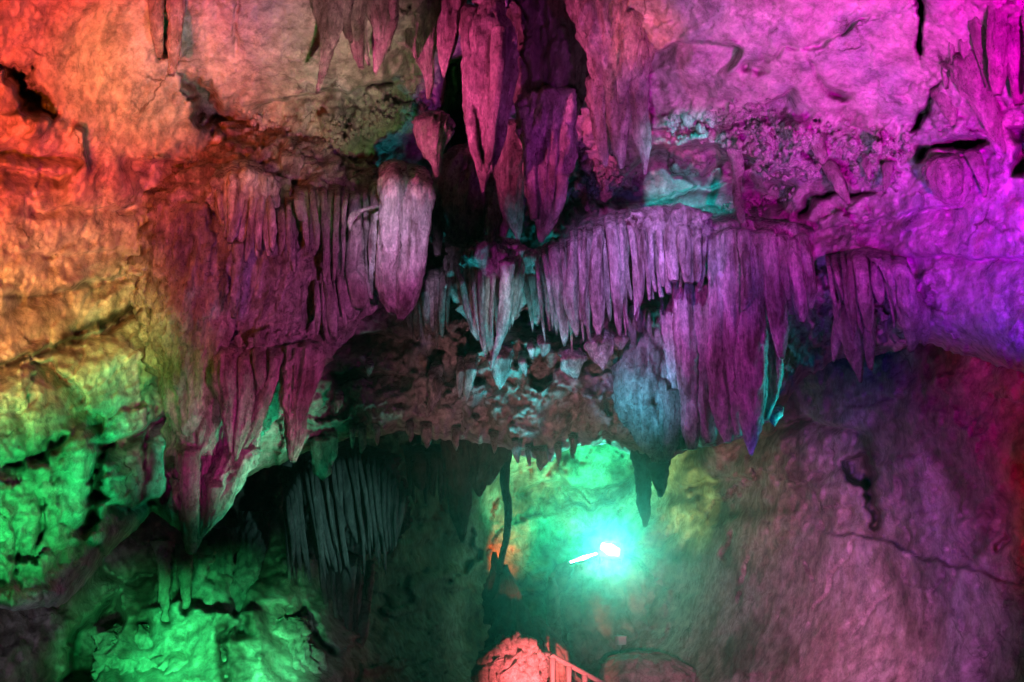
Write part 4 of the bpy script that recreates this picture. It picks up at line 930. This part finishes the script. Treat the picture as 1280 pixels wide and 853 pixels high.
sp = []
for k in range(170):
    x = rnd.uniform(604, 680); c = (x - 641) / 36
    y = 822 - 14 * (1 - c * c) - rnd.uniform(0, 8) + (6 if x < 625 else 0)
    sp.append((P(x, y, 15.9 + rnd.uniform(-.4, .4)), rnd.choice((.03, .045, .06, .09)) * rnd.uniform(.7, 1.2)))
for k in range(46):
    x = rnd.uniform(641, 670); sp.append((P(x, 802 + rnd.uniform(-3, 4) + (x - 655) * .28, 15.7 + rnd.uniform(-.2, .2)), rnd.uniform(.04, .08)))
V, F = lumps(sp)
o = obj('crust', mesh('crust', V, F, M['popcorn'], np.array(q.location), smooth=True), q); o['kind'] = 'stuff'


def bar(A, B, r, seg=8, r2=None):
    A = np.array(A); B = np.array(B); a = (B - A) / np.linalg.norm(B - A)
    u = np.cross(a, [0, 0, 1.0] if abs(a[2]) < .9 else [1.0, 0, 0]); u /= np.linalg.norm(u); v = np.cross(a, u)
    th = np.linspace(0, 2 * np.pi, seg, endpoint=False)
    ring = np.cos(th)[:, None] * u + np.sin(th)[:, None] * v
    n = 5; R = np.interp(np.linspace(0, 1, n), [0, .12, .5, .88, 1], [r, r * .8, (r2 or r), r * .8, r]) if r2 else np.full(n, r)
    V = np.vstack([A + (B - A) * t + ring * rr for t, rr in zip(np.linspace(0, 1, n), R)] + [A[None], B[None]])
    F = gridfaces(n, seg, True); k = np.arange(seg); k2 = (k + 1) % seg
    T3 = np.vstack([F[:, [0, 1, 2]], F[:, [0, 2, 3]], np.stack([k2, k, np.full(seg, n * seg)], -1), np.stack([(n - 1) * seg + k, (n - 1) * seg + k2, np.full(seg, n * seg + 1)], -1)])
    return V, T3


A = P(668, 808, 16.0); B = P(768, 862, 16.6)
q = thing('handrail', 'pink lit walkway railing with round posts, sloping down from the rock mound', 'railing', A)
V, F = bar(A, B, .045); obj('rail', mesh('rail', V, F, M['rail'], A), q)
for t in (.22, .42, .62, .84):
    tp = A + (B - A) * t
    V, F = bar(tp - [0, 0, .03], tp - [0, 0, 1.05], .06, r2=.04); obj('post', mesh('post', V, F, M['rail'], A), q)

# the shining floodlight on the mound
LP = P(764, 688, 23.2)
q = thing('floodlight', 'round shining green white floodlight on top of the fluted mound', 'floodlight', LP, 'floodlights on the fluted mound')
aim = np.array([-.30, -.93, .2]); aim /= np.linalg.norm(aim); rt = np.cross(aim, [0, 0, 1.0]); rt /= np.linalg.norm(rt); uu = np.cross(rt, aim)


def box(c, hx, hy, hz, bev=.15, ax=(rt, aim, uu)):
    V = []
    for z in (-1, -1 + bev, 1 - bev, 1):
        s = 1 - bev if abs(z) == 1 else 1
        for x_, y_ in ((-1, -1), (1, -1), (1, 1), (-1, 1)):
            V.append(np.array(c) + ax[0] * hx * x_ * s + ax[1] * hy * y_ * s + ax[2] * hz * z)
    F = np.vstack([gridfaces(4, 4, True), [[3, 2, 1, 0]], [[12, 13, 14, 15]]])
    return np.array(V), F


V, F = box(LP, .26, .10, .2); obj('housing', mesh('housing', V, F, M['metal'], LP, smooth=False), q)
sl = rt * .93 + uu * .36; V, F = bar(LP + aim * .15 - sl * .22, LP + aim * .15 + sl * .22, .08, 14, r2=.13); obj('lens', mesh('lens', V, F, M['lens'], LP, smooth=False), q)
for s in (-1, 1):
    V, F = box(LP + rt * .285 * s - uu * .12, .015, .04, .22); obj('bracket', mesh('bracket', V, F, M['metal'], LP, smooth=False), q)
spot('floodlight_beam', (764 - 14, 688 - 10, 22.6), (715, 600, 25), 118, 1.0, .12, FLOOD[0])
spot('floodlight_glow', (762, 687, 22.72), (668, 490, 3), 21, 1.0, .14, FLOOD[1])
# a slim bar lamp lies on the mound to its left
LA, LB = P(713, 703, 23.1), P(746, 692, 23.05)
q = thing('floodlight', 'slim slanting bar lamp, white hot, on the mound left of the round floodlight', 'floodlight', (LA + LB) / 2, 'floodlights on the fluted mound')
V, F = bar(LA + [0, .07, -.03], LB + [0, .07, -.03], .085, 10); obj('housing', mesh('housing', V, F, M['metal'], (LA + LB) / 2, smooth=False), q)
V, F = bar(LA, LB, .025, 10, r2=.05); obj('lens', mesh('lens', V, F, M['lens'], (LA + LB) / 2, smooth=False), q)
bx = P(776, 801, 21.4)
q = thing('junction_box', 'small pale box at the foot of the fluted mound', 'box', bx)
V, F = box(bx, .10, .08, .09, .12, (np.array([.93, .36, 0]), np.array([-.36, .93, 0]), np.array([0, 0, 1.0]))); obj('case', mesh('case', V, F, M['white'], bx, smooth=False), q)
V, F = box(bx + [0, 0, .095], .11, .09, .012, .12, (np.array([.93, .36, 0]), np.array([-.36, .93, 0]), np.array([0, 0, 1.0]))); obj('lid', mesh('lid', V, F, M['white'], bx, smooth=False), q)

# cave popcorn on the knobbly bands
rnd = random.Random(9); pts = []


def scatter(n, line, spread, r0, r1):
    ln = np.array(line, float); s = np.concatenate([[0], np.cumsum(np.hypot(*np.diff(ln, axis=0).T))]); s /= s[-1]
    t = np.array([rnd.random() for _ in range(n)]); x = np.interp(t, s, ln[:, 0]) + np.array([rnd.gauss(0, spread * .6) for _ in range(n)]); y = np.interp(t, s, ln[:, 1]) + np.array([rnd.gauss(0, spread) for _ in range(n)])
    d = shell_depth(x, y); p = P(x, y, d - .03)
    for i in range(n):
        pts.append((p[i], min(r1 * 1.5, r0 * rnd.lognormvariate(.3, .55)) * d[i] / FOC))


scatter(260, [(836, 160), (870, 158), (910, 150), (960, 142)], 9, 1.5, 5)
scatter(420, [(900, 172), (960, 178), (1020, 172), (1080, 186), (1130, 184)], 12, 1.5, 5.5)
scatter(200, [(940, 206), (1000, 212), (1070, 214), (1120, 220)], 9, 1.5, 5)
scatter(120, [(870, 272), (940, 262), (990, 240)], 7, 1.5, 4.5)
scatter(160, [(720, 236), (750, 226), (790, 214)], 11, 2, 6)
scatter(160, [(400, 180), (440, 160), (500, 140), (540, 130)], 14, 1.5, 4.5)
scatter(90, [(310, 180), (340, 160), (370, 200)], 10, 1.5, 4)
scatter(260, [(800, 400), (800, 450), (820, 500), (830, 540)], 14, 1.5, 4.5)
V, F = lumps(pts, 6)
o = obj('cave_popcorn', mesh('cave_popcorn', V, F, M['popcorn'])); o['kind'] = 'stuff'
tag(o, 'knobbly cave popcorn crusting the bands under the pink ceiling', 'cave popcorn'); o['kind'] = 'stuff'

# thin haze added through the cave to give the floodlight a soft halo
hz = bpy.data.meshes.new('haze')
v_ = [(x_, y_, z_) for x_ in (-26, 26) for y_ in (-6, 38) for z_ in (-5, 18)]
hz.from_pydata(v_, [], [(0, 1, 3, 2), (4, 6, 7, 5), (0, 4, 5, 1), (2, 3, 7, 6), (0, 2, 6, 4), (1, 5, 7, 3)])
import bmesh
bm_ = bmesh.new(); bm_.from_mesh(hz); bmesh.ops.recalc_face_normals(bm_, faces=bm_.faces); bm_.to_mesh(hz); bm_.free()
mh = bpy.data.materials.new('halo_haze'); mh.use_nodes = True
mh.node_tree.nodes.clear()
out = mh.node_tree.nodes.new('ShaderNodeOutputMaterial'); pv = mh.node_tree.nodes.new('ShaderNodeVolumePrincipled')
pv.inputs['Color'].default_value = (.9, .92, .92, 1); pv.inputs['Density'].default_value = HAZE; pv.inputs['Anisotropy'].default_value = .93
mh.node_tree.links.new(pv.outputs[0], out.inputs['Volume'])
hz.materials.append(mh)
if HAZE > 0:
    ho = obj('haze', hz); ho['kind'] = 'stuff'
